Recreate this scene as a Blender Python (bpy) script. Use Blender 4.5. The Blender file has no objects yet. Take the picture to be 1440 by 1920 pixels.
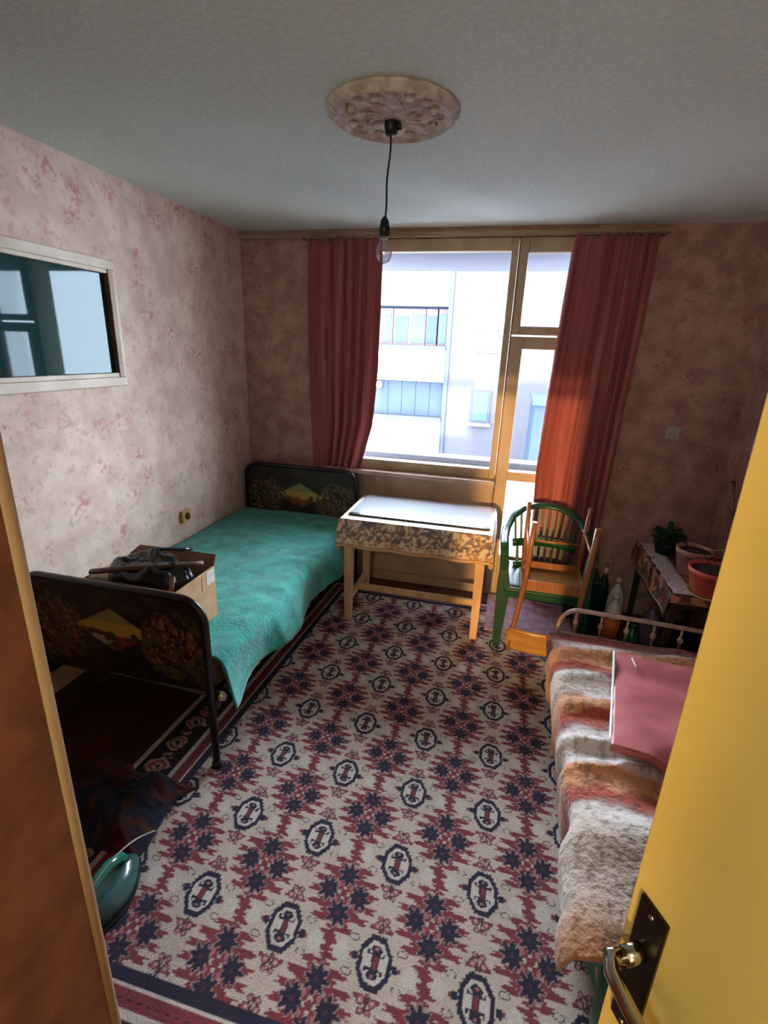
import bpy, bmesh, math, random
import numpy as np
from mathutils import Vector, Matrix

random.seed(7)
RNG = np.random.RandomState(11)
PI = math.pi
SC = bpy.context.scene
C = SC.collection

# ------------------------------------------------------------------ camera
cam_d = bpy.data.cameras.new('camera')
cam_d.sensor_fit = 'HORIZONTAL'
cam_d.sensor_width = 36.0
cam_d.lens = 928.45 / 1440.0 * 36.0
cam_d.clip_start = 0.02
cam_d.clip_end = 300
cam = bpy.data.objects.new('camera', cam_d)
C.objects.link(cam)
RX = Vector((0.969233, 0.24359, 0.035387)).normalized()
FW = Vector((-0.221066, 0.924657, -0.310064)).normalized()
UP = RX.cross(FW).normalized()
M = Matrix.Identity(4)
for i in range(3):
    M[i][0], M[i][1], M[i][2] = RX[i], UP[i], -FW[i]
M[2][3] = 1.7459
cam.matrix_world = M
SC.camera = cam

# ------------------------------------------------------------------ world, sun, lamps, exposure
SKY = 24.0
wd = bpy.data.worlds.new('sky')
SC.world = wd
wd.use_nodes = True
bg = wd.node_tree.nodes['Background']
bg.inputs['Color'].default_value = (0.80, 0.90, 1.0, 1)
bg.inputs['Strength'].default_value = SKY

sun_d = bpy.data.lights.new('sun', 'SUN')
sun_d.energy = 19.0
sun_d.angle = math.radians(1.6)
sun_d.color = (1.0, 0.93, 0.82)
sun = bpy.data.objects.new('sun', sun_d)
C.objects.link(sun)
SUN_AZ, SUN_EL = math.radians(5.0), math.radians(8.0)
SD = Vector((math.sin(SUN_AZ) * math.cos(SUN_EL), math.cos(SUN_AZ) * math.cos(SUN_EL), -math.sin(SUN_EL)))
sun.rotation_euler = SD.to_track_quat('-Z', 'Y').to_euler()
sun.location = (0, -8, 6)

# ceiling lamp of the hallway behind the camera
hl_d = bpy.data.lights.new('hallway_lamp', 'POINT')
hl_d.energy = 14
hl_d.color = (1.0, 0.95, 0.86)
hl_d.shadow_soft_size = 0.09
hl = bpy.data.objects.new('hallway_lamp', hl_d)
C.objects.link(hl)
hl.location = (-0.25, -0.95, 2.22)

# sampling portals in the window openings (they emit nothing)
for nm, loc, sx, sz in (('portal', (-0.67, 3.66, 1.67), 1.26, 1.54), ('portal', (0.27, 3.66, 1.3), 0.56, 2.3)):
    pd = bpy.data.lights.new(nm, 'AREA')
    pd.shape = 'RECTANGLE'
    pd.size, pd.size_y = sx, sz
    pd.cycles.is_portal = True
    po = bpy.data.objects.new(nm, pd)
    C.objects.link(po)
    po.location = loc
    po.rotation_euler = (-PI / 2, 0, 0)

vs = SC.view_settings
vs.view_transform = 'Standard'
vs.look = 'None'
vs.exposure = 1.35
vs.gamma = 1.0
vs.use_curve_mapping = False
SC.cycles.max_bounces = 8
SC.cycles.diffuse_bounces = 4
SC.cycles.use_adaptive_sampling = True
SC.cycles.adaptive_threshold = 0.02
SC.cycles.transparent_max_bounces = 16
SC.cycles.sample_clamp_indirect = 6.0
SC.cycles.caustics_reflective = False
SC.cycles.caustics_refractive = False


# ------------------------------------------------------------------ helpers
def srgb(r, g, b):
    def f(c):
        c /= 255.0
        return c / 12.92 if c <= 0.04045 else ((c + 0.055) / 1.055) ** 2.4
    return (f(r), f(g), f(b), 1.0)


def value_noise(x, y, seed=0):
    x = np.asarray(x, float); y = np.asarray(y, float)
    xi = np.floor(x).astype(np.int64); yi = np.floor(y).astype(np.int64)
    xf = x - xi; yf = y - yi
    u = xf * xf * (3 - 2 * xf); v = yf * yf * (3 - 2 * yf)

    def h(a, b):
        n = (a * 374761393 + b * 668265263 + seed * 974634777) & 0x7fffffff
        n = ((n ^ (n >> 13)) * 1274126177) & 0x7fffffff
        return ((n ^ (n >> 16)) & 0xffff) / 65535.0
    return (h(xi, yi) * (1 - u) + h(xi + 1, yi) * u) * (1 - v) + (h(xi, yi + 1) * (1 - u) + h(xi + 1, yi + 1) * u) * v


def fbm(x, y, seed=0, octv=4):
    s, a, t = 0.0, 0.5, 0.0
    for k in range(octv):
        s = s + a * value_noise(x * 2 ** k, y * 2 ** k, seed + k * 17)
        t += a
        a *= 0.5
    return s / t


class NT:
    def __init__(self, name):
        self.m = bpy.data.materials.new(name)
        self.m.use_nodes = True
        self.t = self.m.node_tree
        self.t.nodes.clear()
        self.out = self.n('ShaderNodeOutputMaterial')

    def n(self, kind, **kw):
        nd = self.t.nodes.new(kind)
        for k, v in kw.items():
            setattr(nd, k, v)
        return nd

    def l(self, a, b):
        self.t.links.new(a, b)


def mat(name, col, rough=0.6, col2=None, scale=8.0, detail=4.0, bump=0.0, bscale=None, metal=0.0, spec=0.5, stretch=None,
        lo=0.35, hi=0.65, translucent=0.0, coat=0.0, attr=None, sheen=0.0):
    T = NT(name)
    p = T.n('ShaderNodeBsdfPrincipled')
    p.inputs['Roughness'].default_value = rough
    p.inputs['Metallic'].default_value = metal
    p.inputs['Specular IOR Level'].default_value = spec
    p.inputs['Coat Weight'].default_value = coat
    p.inputs['Sheen Weight'].default_value = sheen
    p.inputs['Base Color'].default_value = col
    tc = T.n('ShaderNodeTexCoord')
    src = tc.outputs['Object']
    if stretch:
        mp = T.n('ShaderNodeMapping')
        mp.inputs['Scale'].default_value = stretch
        T.l(src, mp.inputs['Vector'])
        src = mp.outputs['Vector']
    colout = None
    if attr:
        a = T.n('ShaderNodeAttribute', attribute_name=attr)
        colout = a.outputs['Color']
    if col2 is not None:
        nz = T.n('ShaderNodeTexNoise')
        nz.inputs['Scale'].default_value = scale
        nz.inputs['Detail'].default_value = detail
        T.l(src, nz.inputs['Vector'])
        rp = T.n('ShaderNodeValToRGB')
        rp.color_ramp.elements[0].position = lo
        rp.color_ramp.elements[1].position = hi
        rp.color_ramp.elements[0].color = col
        rp.color_ramp.elements[1].color = col2
        T.l(nz.outputs['Fac'], rp.inputs['Fac'])
        if colout is not None:
            mx = T.n('ShaderNodeMixRGB', blend_type='MULTIPLY')
            mx.inputs[0].default_value = 1.0
            T.l(colout, mx.inputs[1]); T.l(rp.outputs['Color'], mx.inputs[2])
            colout = mx.outputs['Color']
        else:
            colout = rp.outputs['Color']
    if colout is not None:
        T.l(colout, p.inputs['Base Color'])
    if bump:
        nb = T.n('ShaderNodeTexNoise')
        nb.inputs['Scale'].default_value = bscale or scale * 4
        nb.inputs['Detail'].default_value = 3
        T.l(src, nb.inputs['Vector'])
        b = T.n('ShaderNodeBump')
        b.inputs['Strength'].default_value = bump
        b.inputs['Distance'].default_value = 0.01
        T.l(nb.outputs['Fac'], b.inputs['Height'])
        T.l(b.outputs['Normal'], p.inputs['Normal'])
    sh = p.outputs['BSDF']
    if translucent:
        tr = T.n('ShaderNodeBsdfTranslucent')
        if colout is not None:
            T.l(colout, tr.inputs['Color'])
        else:
            tr.inputs['Color'].default_value = col
        ms = T.n('ShaderNodeMixShader')
        ms.inputs[0].default_value = translucent
        T.l(sh, ms.inputs[1]); T.l(tr.outputs['BSDF'], ms.inputs[2])
        sh = ms.outputs['Shader']
    T.l(sh, T.out.inputs['Surface'])
    return T.m


def glass_mat(name, tint=(1, 1, 1, 1), refl=0.06, rough=0.02):
    T = NT(name)
    tr = T.n('ShaderNodeBsdfTransparent'); tr.inputs['Color'].default_value = tint
    gl = T.n('ShaderNodeBsdfGlossy'); gl.inputs['Roughness'].default_value = rough
    lw = T.n('ShaderNodeLayerWeight'); lw.inputs['Blend'].default_value = 0.25
    ml = T.n('ShaderNodeMath', operation='MULTIPLY_ADD')
    T.l(lw.outputs['Fresnel'], ml.inputs[0]); ml.inputs[1].default_value = 0.5; ml.inputs[2].default_value = refl
    mx = T.n('ShaderNodeMixShader')
    T.l(ml.outputs[0], mx.inputs[0]); T.l(tr.outputs[0], mx.inputs[1]); T.l(gl.outputs[0], mx.inputs[2])
    T.l(mx.outputs[0], T.out.inputs['Surface'])
    return T.m


def wallpaper(name, base, base2, rose, leaf):
    """beige-pink paper with faint sprays of roses"""
    T = NT(name)
    p = T.n('ShaderNodeBsdfPrincipled'); p.inputs['Roughness'].default_value = 0.75
    p.inputs['Specular IOR Level'].default_value = 0.25
    tc = T.n('ShaderNodeTexCoord')
    src = tc.outputs['Object']
    n1 = T.n('ShaderNodeTexNoise'); n1.inputs['Scale'].default_value = 9; n1.inputs['Detail'].default_value = 6
    T.l(src, n1.inputs['Vector'])
    r1 = T.n('ShaderNodeValToRGB')
    r1.color_ramp.elements[0].position = 0.38; r1.color_ramp.elements[1].position = 0.62
    r1.color_ramp.elements[0].color = base2; r1.color_ramp.elements[1].color = base
    T.l(n1.outputs['Fac'], r1.inputs['Fac'])
    # flower clusters
    v = T.n('ShaderNodeTexVoronoi', feature='F1'); v.inputs['Scale'].default_value = 6.5
    n2 = T.n('ShaderNodeTexNoise'); n2.inputs['Scale'].default_value = 24; n2.inputs['Detail'].default_value = 3
    mixv = T.n('ShaderNodeMixRGB'); mixv.inputs[0].default_value = 0.06
    T.l(src, n2.inputs['Vector']); T.l(src, mixv.inputs[1]); T.l(n2.outputs['Color'], mixv.inputs[2])
    T.l(mixv.outputs[0], v.inputs['Vector'])
    r2 = T.n('ShaderNodeValToRGB')
    e = r2.color_ramp.elements
    e[0].position = 0.12; e[0].color = (0.75, 0.75, 0.75, 1)
    e[1].position = 0.5; e[1].color = (0, 0, 0, 1)
    T.l(v.outputs['Distance'], r2.inputs['Fac'])
    n3 = T.n('ShaderNodeTexNoise'); n3.inputs['Scale'].default_value = 38; n3.inputs['Detail'].default_value = 2
    T.l(src, n3.inputs['Vector'])
    r3 = T.n('ShaderNodeValToRGB'); r3.color_ramp.elements[0].position = 0.5; r3.color_ramp.elements[1].position = 0.6
    T.l(n3.outputs['Fac'], r3.inputs['Fac'])
    mf = T.n('ShaderNodeMath', operation='MULTIPLY')
    T.l(r2.outputs['Color'], mf.inputs[0]); T.l(r3.outputs['Color'], mf.inputs[1])
    m1 = T.n('ShaderNodeMixRGB'); T.l(mf.outputs[0], m1.inputs[0]); T.l(r1.outputs['Color'], m1.inputs[1]); m1.inputs[2].default_value = rose
    n4 = T.n('ShaderNodeTexNoise'); n4.inputs['Scale'].default_value = 30; n4.inputs['Detail'].default_value = 3
    T.l(mixv.outputs[0], n4.inputs['Vector'])
    r4 = T.n('ShaderNodeValToRGB'); r4.color_ramp.elements[0].position = 0.58; r4.color_ramp.elements[1].position = 0.68
    r4.color_ramp.elements[1].color = (0.5, 0.5, 0.5, 1)
    T.l(n4.outputs['Fac'], r4.inputs['Fac'])
    m2 = T.n('ShaderNodeMixRGB'); T.l(r4.outputs['Color'], m2.inputs[0]); T.l(m1.outputs[0], m2.inputs[1]); m2.inputs[2].default_value = leaf
    T.l(m2.outputs[0], p.inputs['Base Color'])
    T.l(p.outputs[0], T.out.inputs['Surface'])
    return T.m


class MB:
    """collects shapes; build() links them as one mesh object"""
    def __init__(self):
        self.v, self.f, self.sm = [], [], []

    def add(self, vs, fs, smooth=False):
        o = len(self.v)
        self.v += [tuple(map(float, p)) for p in vs]
        self.f += [tuple(i + o for i in q) for q in fs]
        self.sm += [smooth] * len(fs)
        return self

    def box(self, x0, x1, y0, y1, z0, z1, bev=0.0, rot=None, seg=2):
        bm = bmesh.new()
        bmesh.ops.create_cube(bm, size=1.0)
        for w in bm.verts:
            w.co = Vector(((x0 + x1) / 2 + w.co.x * (x1 - x0), (y0 + y1) / 2 + w.co.y * (y1 - y0), (z0 + z1) / 2 + w.co.z * (z1 - z0)))
        if bev:
            bmesh.ops.bevel(bm, geom=bm.edges[:], offset=bev, segments=seg, affect='EDGES', profile=0.5)
        if rot is not None:
            bm.transform(rot)
        bm.verts.index_update()
        self.add([w.co for w in bm.verts], [[w.index for w in f.verts] for f in bm.faces], bool(bev) and False)
        bm.free()
        return self

    def loft(self, rings, caps=True, closed=True, smooth=True):
        n = len(rings[0])
        vs = [p for r in rings for p in r]
        fs = []
        for i in range(len(rings) - 1):
            for j in range(n if closed else n - 1):
                a, b = i * n + j, i * n + (j + 1) % n
                fs.append((a, b, b + n, a + n))
        o = len(self.v)
        self.add(vs, fs, smooth)
        if caps:
            self.add([], [])
            self.f.append(tuple(o + k for k in reversed(range(n)))); self.sm.append(False)
            k0 = o + (len(rings) - 1) * n
            self.f.append(tuple(k0 + k for k in range(n))); self.sm.append(False)
        return self

    def tube(self, path, r, seg=10, flat=1.0, closed=False, upv=(0, 0, 1)):
        P = [Vector(p) for p in path]
        n = len(P)
        rr = r if isinstance(r, (list, tuple)) else [r] * n
        rings = []
        prev = None
        for i in range(n):
            a = P[i - 1] if (i > 0 or closed) else P[i]
            b = P[(i + 1) % n] if (i < n - 1 or closed) else P[i]
            t = (b - a).normalized()
            if prev is None:
                u = Vector(upv)
                if abs(u.dot(t)) > 0.95:
                    u = Vector((1, 0, 0)) if abs(t.x) < 0.9 else Vector((0, 1, 0))
            else:
                u = prev
            s = t.cross(u).normalized()
            w = s.cross(t).normalized()
            prev = w
            rings.append([P[i] + s * (rr[i] * math.cos(2 * PI * k / seg)) + w * (rr[i] * flat * math.sin(2 * PI * k / seg)) for k in range(seg)])
        if closed:
            rings.append(rings[0])
        return self.loft(rings, caps=not closed)

    def lathe(self, prof, center=(0, 0, 0), seg=28, wob=None):
        rings = []
        cx, cy, cz = center
        for r, z in prof:
            rings.append([(cx + r * math.cos(2 * PI * k / seg), cy + r * math.sin(2 * PI * k / seg), cz + z) for k in range(seg)])
        return self.loft(rings)

    def grid(self, fn, nu, nv, smooth=True):
        vs = []
        for j in range(nv + 1):
            for i in range(nu + 1):
                vs.append(fn(i / nu, j / nv))
        fs = []
        for j in range(nv):
            for i in range(nu):
                a = j * (nu + 1) + i
                fs.append((a, a + 1, a + nu + 2, a + nu + 1))
        return self.add(vs, fs, smooth)

    def build(self, name, m=None, parent=None, **kw):
        me = bpy.data.meshes.new(name)
        me.from_pydata(self.v, [], self.f)
        me.polygons.foreach_set('use_smooth', self.sm)
        me.update()
        bm = bmesh.new(); bm.from_mesh(me)
        bmesh.ops.recalc_face_normals(bm, faces=bm.faces[:])
        bm.to_mesh(me); bm.free()
        return link(name, me, m, parent, **kw)


def link(name, me, m=None, parent=None, label=None, cat=None, group=None, kind=None):
    o = bpy.data.objects.new(name, me)
    C.objects.link(o)
    if m is not None:
        me.materials.append(m)
    if parent is not None:
        o.parent = parent
        o.matrix_parent_inverse = Matrix.Translation(parent.location).inverted()
    tag(o, label, cat, group, kind)
    return o


def tag(o, label=None, cat=None, group=None, kind=None):
    if label: o['label'] = label
    if cat: o['category'] = cat
    if group: o['group'] = group
    if kind: o['kind'] = kind
    return o


def thing(name, loc, label, cat, group=None, kind=None):
    o = bpy.data.objects.new(name, None)
    o.location = loc
    o.empty_display_size = 0.05
    C.objects.link(o)
    return tag(o, label, cat, group, kind)


def np_grid(name, X, Y, Z, col, m, parent=None, **kw):
    """X,Y,Z arrays (nv,nu); col (nv,nu,3) linear colours stored as an attribute"""
    nv, nu = X.shape
    co = np.stack([X, Y, Z], -1).reshape(-1, 3).astype(np.float32)
    idx = np.arange(nv * nu).reshape(nv, nu)
    q = np.stack([idx[:-1, :-1], idx[:-1, 1:], idx[1:, 1:], idx[1:, :-1]], -1).reshape(-1, 4)
    me = bpy.data.meshes.new(name)
    me.vertices.add(len(co)); me.vertices.foreach_set('co', co.ravel())
    me.loops.add(q.size); me.loops.foreach_set('vertex_index', q.ravel().astype(np.int32))
    me.polygons.add(len(q)); me.polygons.foreach_set('loop_start', np.arange(0, q.size, 4, dtype=np.int32))
    me.update(calc_edges=True)
    me.polygons.foreach_set('use_smooth', np.ones(len(q), bool))
    if col is not None:
        at = me.color_attributes.new('tint', 'FLOAT_COLOR', 'POINT')
        c4 = np.ones((nv * nu, 4), np.float32); c4[:, :3] = col.reshape(-1, 3)
        at.data.foreach_set('color', c4.ravel())
    me.validate(); me.update()
    return link(name, me, m, parent, **kw)


def solid(o, t, off=-1.0):
    md = o.modifiers.new('thickness', 'SOLIDIFY')
    md.thickness = t
    md.offset = off
    return o


def smoothstep(a, b, x):
    t = np.clip((x - a) / (b - a), 0, 1)
    return t * t * (3 - 2 * t)


L3 = lambda r, g, b: np.array(srgb(r, g, b)[:3])

# ------------------------------------------------------------------ materials
M_ceil = mat('ceiling_paint', srgb(226, 235, 231), 0.9, srgb(212, 222, 217), scale=60, detail=5, bump=0.25, bscale=160)
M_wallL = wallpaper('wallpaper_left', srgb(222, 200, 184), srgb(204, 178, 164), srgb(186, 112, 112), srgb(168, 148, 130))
M_wallShade = wallpaper('wallpaper_shaded', srgb(189, 153, 138), srgb(165, 127, 118), srgb(152, 91, 90), srgb(136, 110, 96))  # same paper as the left wall, darkened to paint in its shade
M_floor = mat('floor_boards', srgb(84, 48, 26), 0.55, srgb(58, 30, 18), scale=5, stretch=(6, 0.6, 1), bump=0.1)
M_hall = mat('hall_plaster', srgb(226, 210, 180), 0.85, srgb(214, 196, 164), scale=6)
M_frame = mat('ochre_frame_paint', srgb(184, 166, 138), 0.5, srgb(164, 144, 114), scale=7, stretch=(1, 1, 0.4), bump=0.08, bscale=30)
M_sillpanel = mat('sill_panel', srgb(188, 164, 144), 0.55, srgb(168, 142, 122), scale=5)
M_glass = glass_mat('window_glass', (0.97, 0.98, 1.0, 1), 0.03)
M_casing = mat('cream_casing', srgb(212, 198, 178), 0.5, srgb(188, 170, 148), scale=8, bump=0.1, bscale=30)
M_casing_dk = mat('casing_reveal_wood', srgb(150, 116, 84), 0.5, srgb(120, 88, 62), scale=10)
M_rail = mat('pale_rail_wood', srgb(168, 150, 124), 0.55, srgb(140, 120, 94), scale=9, stretch=(0.3, 4, 4))
M_curtain = mat('dusty_rose_curtain', srgb(170, 94, 92), 0.85, srgb(146, 72, 74), scale=3, stretch=(8, 8, 0.5), translucent=0.14, sheen=0.2)
M_yellow = mat('yellow_door_paint', srgb(224, 202, 116), 0.42, srgb(214, 190, 102), scale=3, bump=0.04, bscale=60)
M_steel_dk = mat('dark_bronze', srgb(58, 46, 34), 0.32, srgb(40, 30, 24), scale=20, metal=0.8)
M_chrome = mat('chrome', srgb(190, 186, 176), 0.16, metal=1.0)
M_teal = mat('turquoise_blanket', srgb(10, 150, 134), 0.88, srgb(6, 120, 112), scale=16, bump=0.5, bscale=70, sheen=0.25)
M_green2 = mat('green_bedspread', srgb(12, 120, 92), 0.9, srgb(8, 92, 74), scale=24, bump=0.4, bscale=80, sheen=0.2)
M_black = mat('black_enamel', srgb(26, 22, 24), 0.28, srgb(18, 15, 17), scale=12, spec=0.6)
M_board = mat('painted_board', (1, 1, 1, 1), 0.4, attr='tint')
M_ticking = mat('mattress_ticking', srgb(120, 104, 92), 0.9, srgb(98, 84, 76), scale=20, stretch=(6, 0.4, 1))
M_tabwood = mat('pale_table_wood', srgb(208, 176, 136), 0.5, srgb(184, 148, 108), scale=6, stretch=(3, 3, 0.5))
M_cloth = mat('table_cloth', (1, 1, 1, 1), 0.6, attr='tint')
M_gsheet = mat('glass_sheet', srgb(178, 184, 192), 0.10, spec=1.0, coat=1.0)  # pale base colour carries part of the window glare
M_gsheet_edge = mat('glass_sheet_edge', srgb(46, 48, 56), 0.2)
M_plgreen = mat('green_plastic', srgb(26, 70, 50), 0.3, srgb(22, 60, 44), scale=5, spec=0.5)
M_chairwood = mat('varnished_chair_wood', srgb(154, 104, 66), 0.35, srgb(128, 80, 46), scale=8, stretch=(4, 4, 0.6), spec=0.5)
M_ply = mat('varnished_plywood', srgb(172, 132, 74), 0.3, srgb(148, 106, 54), scale=6, stretch=(0.6, 4, 4), spec=0.5)
M_fur = mat('fur_blanket', (1, 1, 1, 1), 0.95, attr='tint', col2=(1, 1, 1, 1), bump=0.9, bscale=55, sheen=0.3)
M_pink = mat('pink_oilcloth', srgb(208, 122, 124), 0.5, srgb(190, 104, 108), scale=7, bump=0.15, bscale=14)
M_white = mat('white_plastic', srgb(226, 224, 218), 0.4, srgb(210, 208, 202), scale=10)
M_offmetal = mat('worn_cream_enamel', srgb(196, 176, 164), 0.35, srgb(160, 132, 120), scale=14)
M_cardboard = mat('cardboard', srgb(204, 168, 124), 0.8, srgb(188, 150, 106), scale=14)
M_cardflap = mat('cardboard_inside', srgb(132, 96, 70), 0.85, srgb(112, 80, 58), scale=14)
M_bag = mat('black_glossy_bag', srgb(30, 34, 42), 0.22, srgb(20, 22, 28), scale=9, spec=0.6)
M_brown_panel = mat('brown_fibreboard', srgb(150, 92, 54), 0.6, srgb(118, 68, 38), scale=14, detail=8, bump=0.12, bscale=120)
M_lip = mat('pale_wood_lipping', srgb(208, 176, 132), 0.45, srgb(188, 152, 106), scale=8, stretch=(3, 3, 0.3))
M_terra = mat('terracotta', srgb(196, 92, 70), 0.6, srgb(172, 74, 56), scale=14)
M_potgrey = mat('pinkish_plastic_pot', srgb(176, 130, 118), 0.55, srgb(150, 106, 96), scale=10)
M_soil = mat('potting_soil', srgb(52, 36, 28), 0.95, srgb(34, 24, 18), scale=40, bump=0.8)
M_leaf = mat('green_leaf', srgb(44, 88, 50), 0.5, srgb(30, 66, 40), scale=20, translucent=0.2)
M_leafy = mat('yellow_green_leaf', srgb(150, 140, 76), 0.5, srgb(120, 116, 60), scale=20, translucent=0.2)
M_twig = mat('dry_twig', srgb(72, 52, 38), 0.8, srgb(52, 38, 30), scale=20)
M_oilcloth = mat('floral_oilcloth', (1, 1, 1, 1), 0.5, attr='tint')
M_lace = mat('white_lace', srgb(206, 198, 200), 0.8, srgb(178, 168, 172), scale=60, lo=0.45, hi=0.55)
M_dkwood = mat('dark_table_wood', srgb(70, 50, 36), 0.5, srgb(52, 36, 26), scale=8)
M_orange = mat('orange_label', srgb(224, 116, 48), 0.5, srgb(206, 96, 40), scale=12)
M_bottlegreen = mat('green_bottle', srgb(24, 110, 60), 0.25, srgb(16, 84, 48), scale=6)
M_bottledk = mat('dark_green_bottle', srgb(14, 52, 44), 0.25, srgb(10, 40, 34), scale=6)
M_lilacglass = mat('lilac_plastic', srgb(120, 96, 120), 0.35, srgb(98, 78, 100), scale=6)
M_plaster = mat('rose_plaster', srgb(218, 211, 202), 0.85, srgb(176, 156, 140), scale=26, detail=5, bump=0.3, bscale=60)
M_cordblk = mat('black_cord', srgb(16, 15, 16), 0.45)
M_bulb = glass_mat('bulb_glass', (0.90, 0.91, 0.93, 1), 0.24, 0.12)
M_brass = mat('bulb_cap_metal', srgb(186, 176, 150), 0.25, metal=1.0)
M_socket = mat('aged_yellow_plastic', srgb(206, 168, 92), 0.45, srgb(188, 148, 76), scale=12)
M_switch = mat('grey_switch_plastic', srgb(188, 186, 178), 0.5, srgb(170, 168, 160), scale=12)
M_darkhole = mat('dark_hole', srgb(26, 18, 14), 0.6)
Tp = NT('dim_gloss_pane')
_d = Tp.n('ShaderNodeBsdfDiffuse'); _d.inputs['Color'].default_value = srgb(34, 58, 60)
_g = Tp.n('ShaderNodeBsdfGlossy'); _g.inputs['Roughness'].default_value = 0.03
_g.inputs['Color'].default_value = (0.82, 0.95, 1.0, 1)
_m = Tp.n('ShaderNodeMixShader'); _m.inputs[0].default_value = 0.014  # gloss cut low so the mirrored sky shows dim
Tp.l(_d.outputs[0], _m.inputs[1]); Tp.l(_g.outputs[0], _m.inputs[2]); Tp.l(_m.outputs[0], Tp.out.inputs['Surface'])
M_mirror = Tp.m
M_appl = mat('teal_grey_appliance', srgb(58, 92, 94), 0.18, srgb(40, 66, 70), scale=6, spec=0.7)
M_appl_top = mat('teal_lid', srgb(30, 120, 104), 0.15, spec=0.7)
M_clothdark = mat('dark_cloth', (1, 1, 1, 1), 0.95, attr='tint')
M_mat_lilac = mat('lilac_mat', srgb(178, 152, 166), 0.95, srgb(150, 118, 134), scale=18, bump=0.4, bscale=90)  # lilac lightened to put the balcony door's glare into the colour
M_rug = mat('woven_rug', (0.80, 0.80, 0.80, 1), 0.95, (1, 1, 1, 1), scale=160, detail=2, lo=0.3, hi=0.6, bump=0.5, bscale=320, attr='tint')

# ------------------------------------------------------------------ setting: room shell
H = 2.5
XL, XR, YB, YF = -1.96, 1.389, 3.536, -0.2


def struct(name, mb, m, parent=None):
    return mb.build(name, m, parent, kind='structure')


struct('floor', MB().box(-2.3, 1.7, -2.6, 3.78, -0.12, 0.0), M_floor)
struct('ceiling', MB().box(-2.3, 1.7, -2.6, 3.78, H, H + 0.18), M_ceil)
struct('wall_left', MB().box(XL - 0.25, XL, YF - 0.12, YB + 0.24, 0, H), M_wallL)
struct('wall_right', MB().box(XR, XR + 0.25, YF - 0.12, YB + 0.24, 0, H), M_wallShade)
WX0, WX1, WZ0, WZ1 = -1.30, -0.045, 0.90, 2.44       # window opening
DX1 = 0.58                                             # balcony door right edge
wb = MB()
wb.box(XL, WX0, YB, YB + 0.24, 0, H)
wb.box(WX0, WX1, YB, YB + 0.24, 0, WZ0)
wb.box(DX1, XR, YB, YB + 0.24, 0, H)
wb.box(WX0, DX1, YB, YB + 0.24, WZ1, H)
struct('wall_back', wb, M_wallShade)
wf = MB()
wf.box(XL, -0.62, YF - 0.12, YF, 0, H)
wf.box(0.60, XR, YF - 0.12, YF, 0, H)
wf.box(-0.62, 0.60, YF - 0.12, YF, 2.42, H)  # unseen opening raised so the hall lamp reaches the ceiling
struct('wall_front', wf, M_hall)
# unseen hallway behind the camera, its far opening sized for the sun beam
struct('wall_hall_left', MB().box(-1.45, -1.30, -2.45, YF - 0.12, 0, H), M_hall)
struct('wall_hall_right', MB().box(1.15, 1.30, -2.45, YF - 0.12, 0, H), M_hall)
HX0, HX1, HZ0, HZ1 = -0.66, -0.02, 0.70, 2.40
hw = MB()
hw.box(-1.45, HX0, -2.45, -2.3, 0, H)
hw.box(HX1, 1.30, -2.45, -2.3, 0, H)
hw.box(HX0, HX1, -2.45, -2.3, 0, HZ0)
hw.box(HX0, HX1, -2.45, -2.3, HZ1, H)
struct('wall_hall_end', hw, M_hall)
Tm = NT('sun_tint_pane'); _t = Tm.n('ShaderNodeBsdfTransparent'); _t.inputs['Color'].default_value = (0.27, 0.21, 0.13, 1)  # unseen pane added to warm and dim the sun beam
Tm.l(_t.outputs[0], Tm.out.inputs['Surface'])
struct('hall_sun_filter', MB().box(HX0, HX1, -2.39, -2.384, HZ0, HZ1), Tm.m)
# skirting under the window
struct('baseboard_back', MB().box(XL, WX1 - 0.02, YB - 0.016, YB, 0, 0.07, 0.004), M_sillpanel)
struct('shade_baseboard_left', MB().box(XL, XL + 0.018, 0.6, YB - 0.016, 0, 0.13, 0.004), M_dkwood)  # raised and darkened to stand for the shade under the bed

# ------------------------------------------------------------------ window_1 : big fixed light and balcony door
win = thing('window_1', (-0.36, YB, 0.0), None, None, kind='structure')
FY0, FY1 = YB - 0.012, YB + 0.06


def frame_rect(name, x0, x1, z0, z1, w, y0, y1, m, parent, wb_=None, wt=None):
    """four rails of a rectangular frame"""
    wb_ = w if wb_ is None else wb_
    wt = w if wt is None else wt
    mb = MB()
    mb.box(x0, x0 + w, y0, y1, z0, z1, 0.004)
    mb.box(x1 - w, x1, y0, y1, z0, z1, 0.004)
    mb.box(x0 + w, x1 - w, y0, y1, z0, z0 + wb_, 0.004)
    mb.box(x0 + w, x1 - w, y0, y1, z1 - wt, z1, 0.004)
    return mb.build(name, m, parent)


f1 = frame_rect('window_frame', WX0, WX1, WZ0, WZ1, 0.042, FY0, FY1, M_frame, win, wb_=0.07, wt=0.075)
MB().box(WX0 + 0.042, WX1 - 0.042, YB + 0.03, YB + 0.035, WZ0 + 0.07, WZ1 - 0.075).build('pane', M_glass, win)
frame_rect('transom_sash', WX1 + 0.012, DX1, 1.875, WZ1, 0.05, FY0, FY1, M_frame, win, wt=0.085)
MB().box(WX1 + 0.06, DX1 - 0.05, YB + 0.03, YB + 0.035, 1.925, WZ1 - 0.085).build('pane', M_glass, win)
dl = frame_rect('balcony_door_leaf', WX1 + 0.012, DX1, 0.03, 1.862, 0.078, FY0, FY1, M_frame, win, wb_=0.30, wt=0.075)
MB().box(WX1 + 0.09, DX1 - 0.078, FY0, FY1, 0.90, 0.965, 0.004).build('mid_rail', M_frame, dl)
MB().box(WX1 + 0.09, DX1 - 0.078, YB + 0.03, YB + 0.035, 0.965, 1.787).build('pane', M_glass, dl)
Tf = NT('translucent_pane')  # translucency added so the lower door pane shows bright
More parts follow.
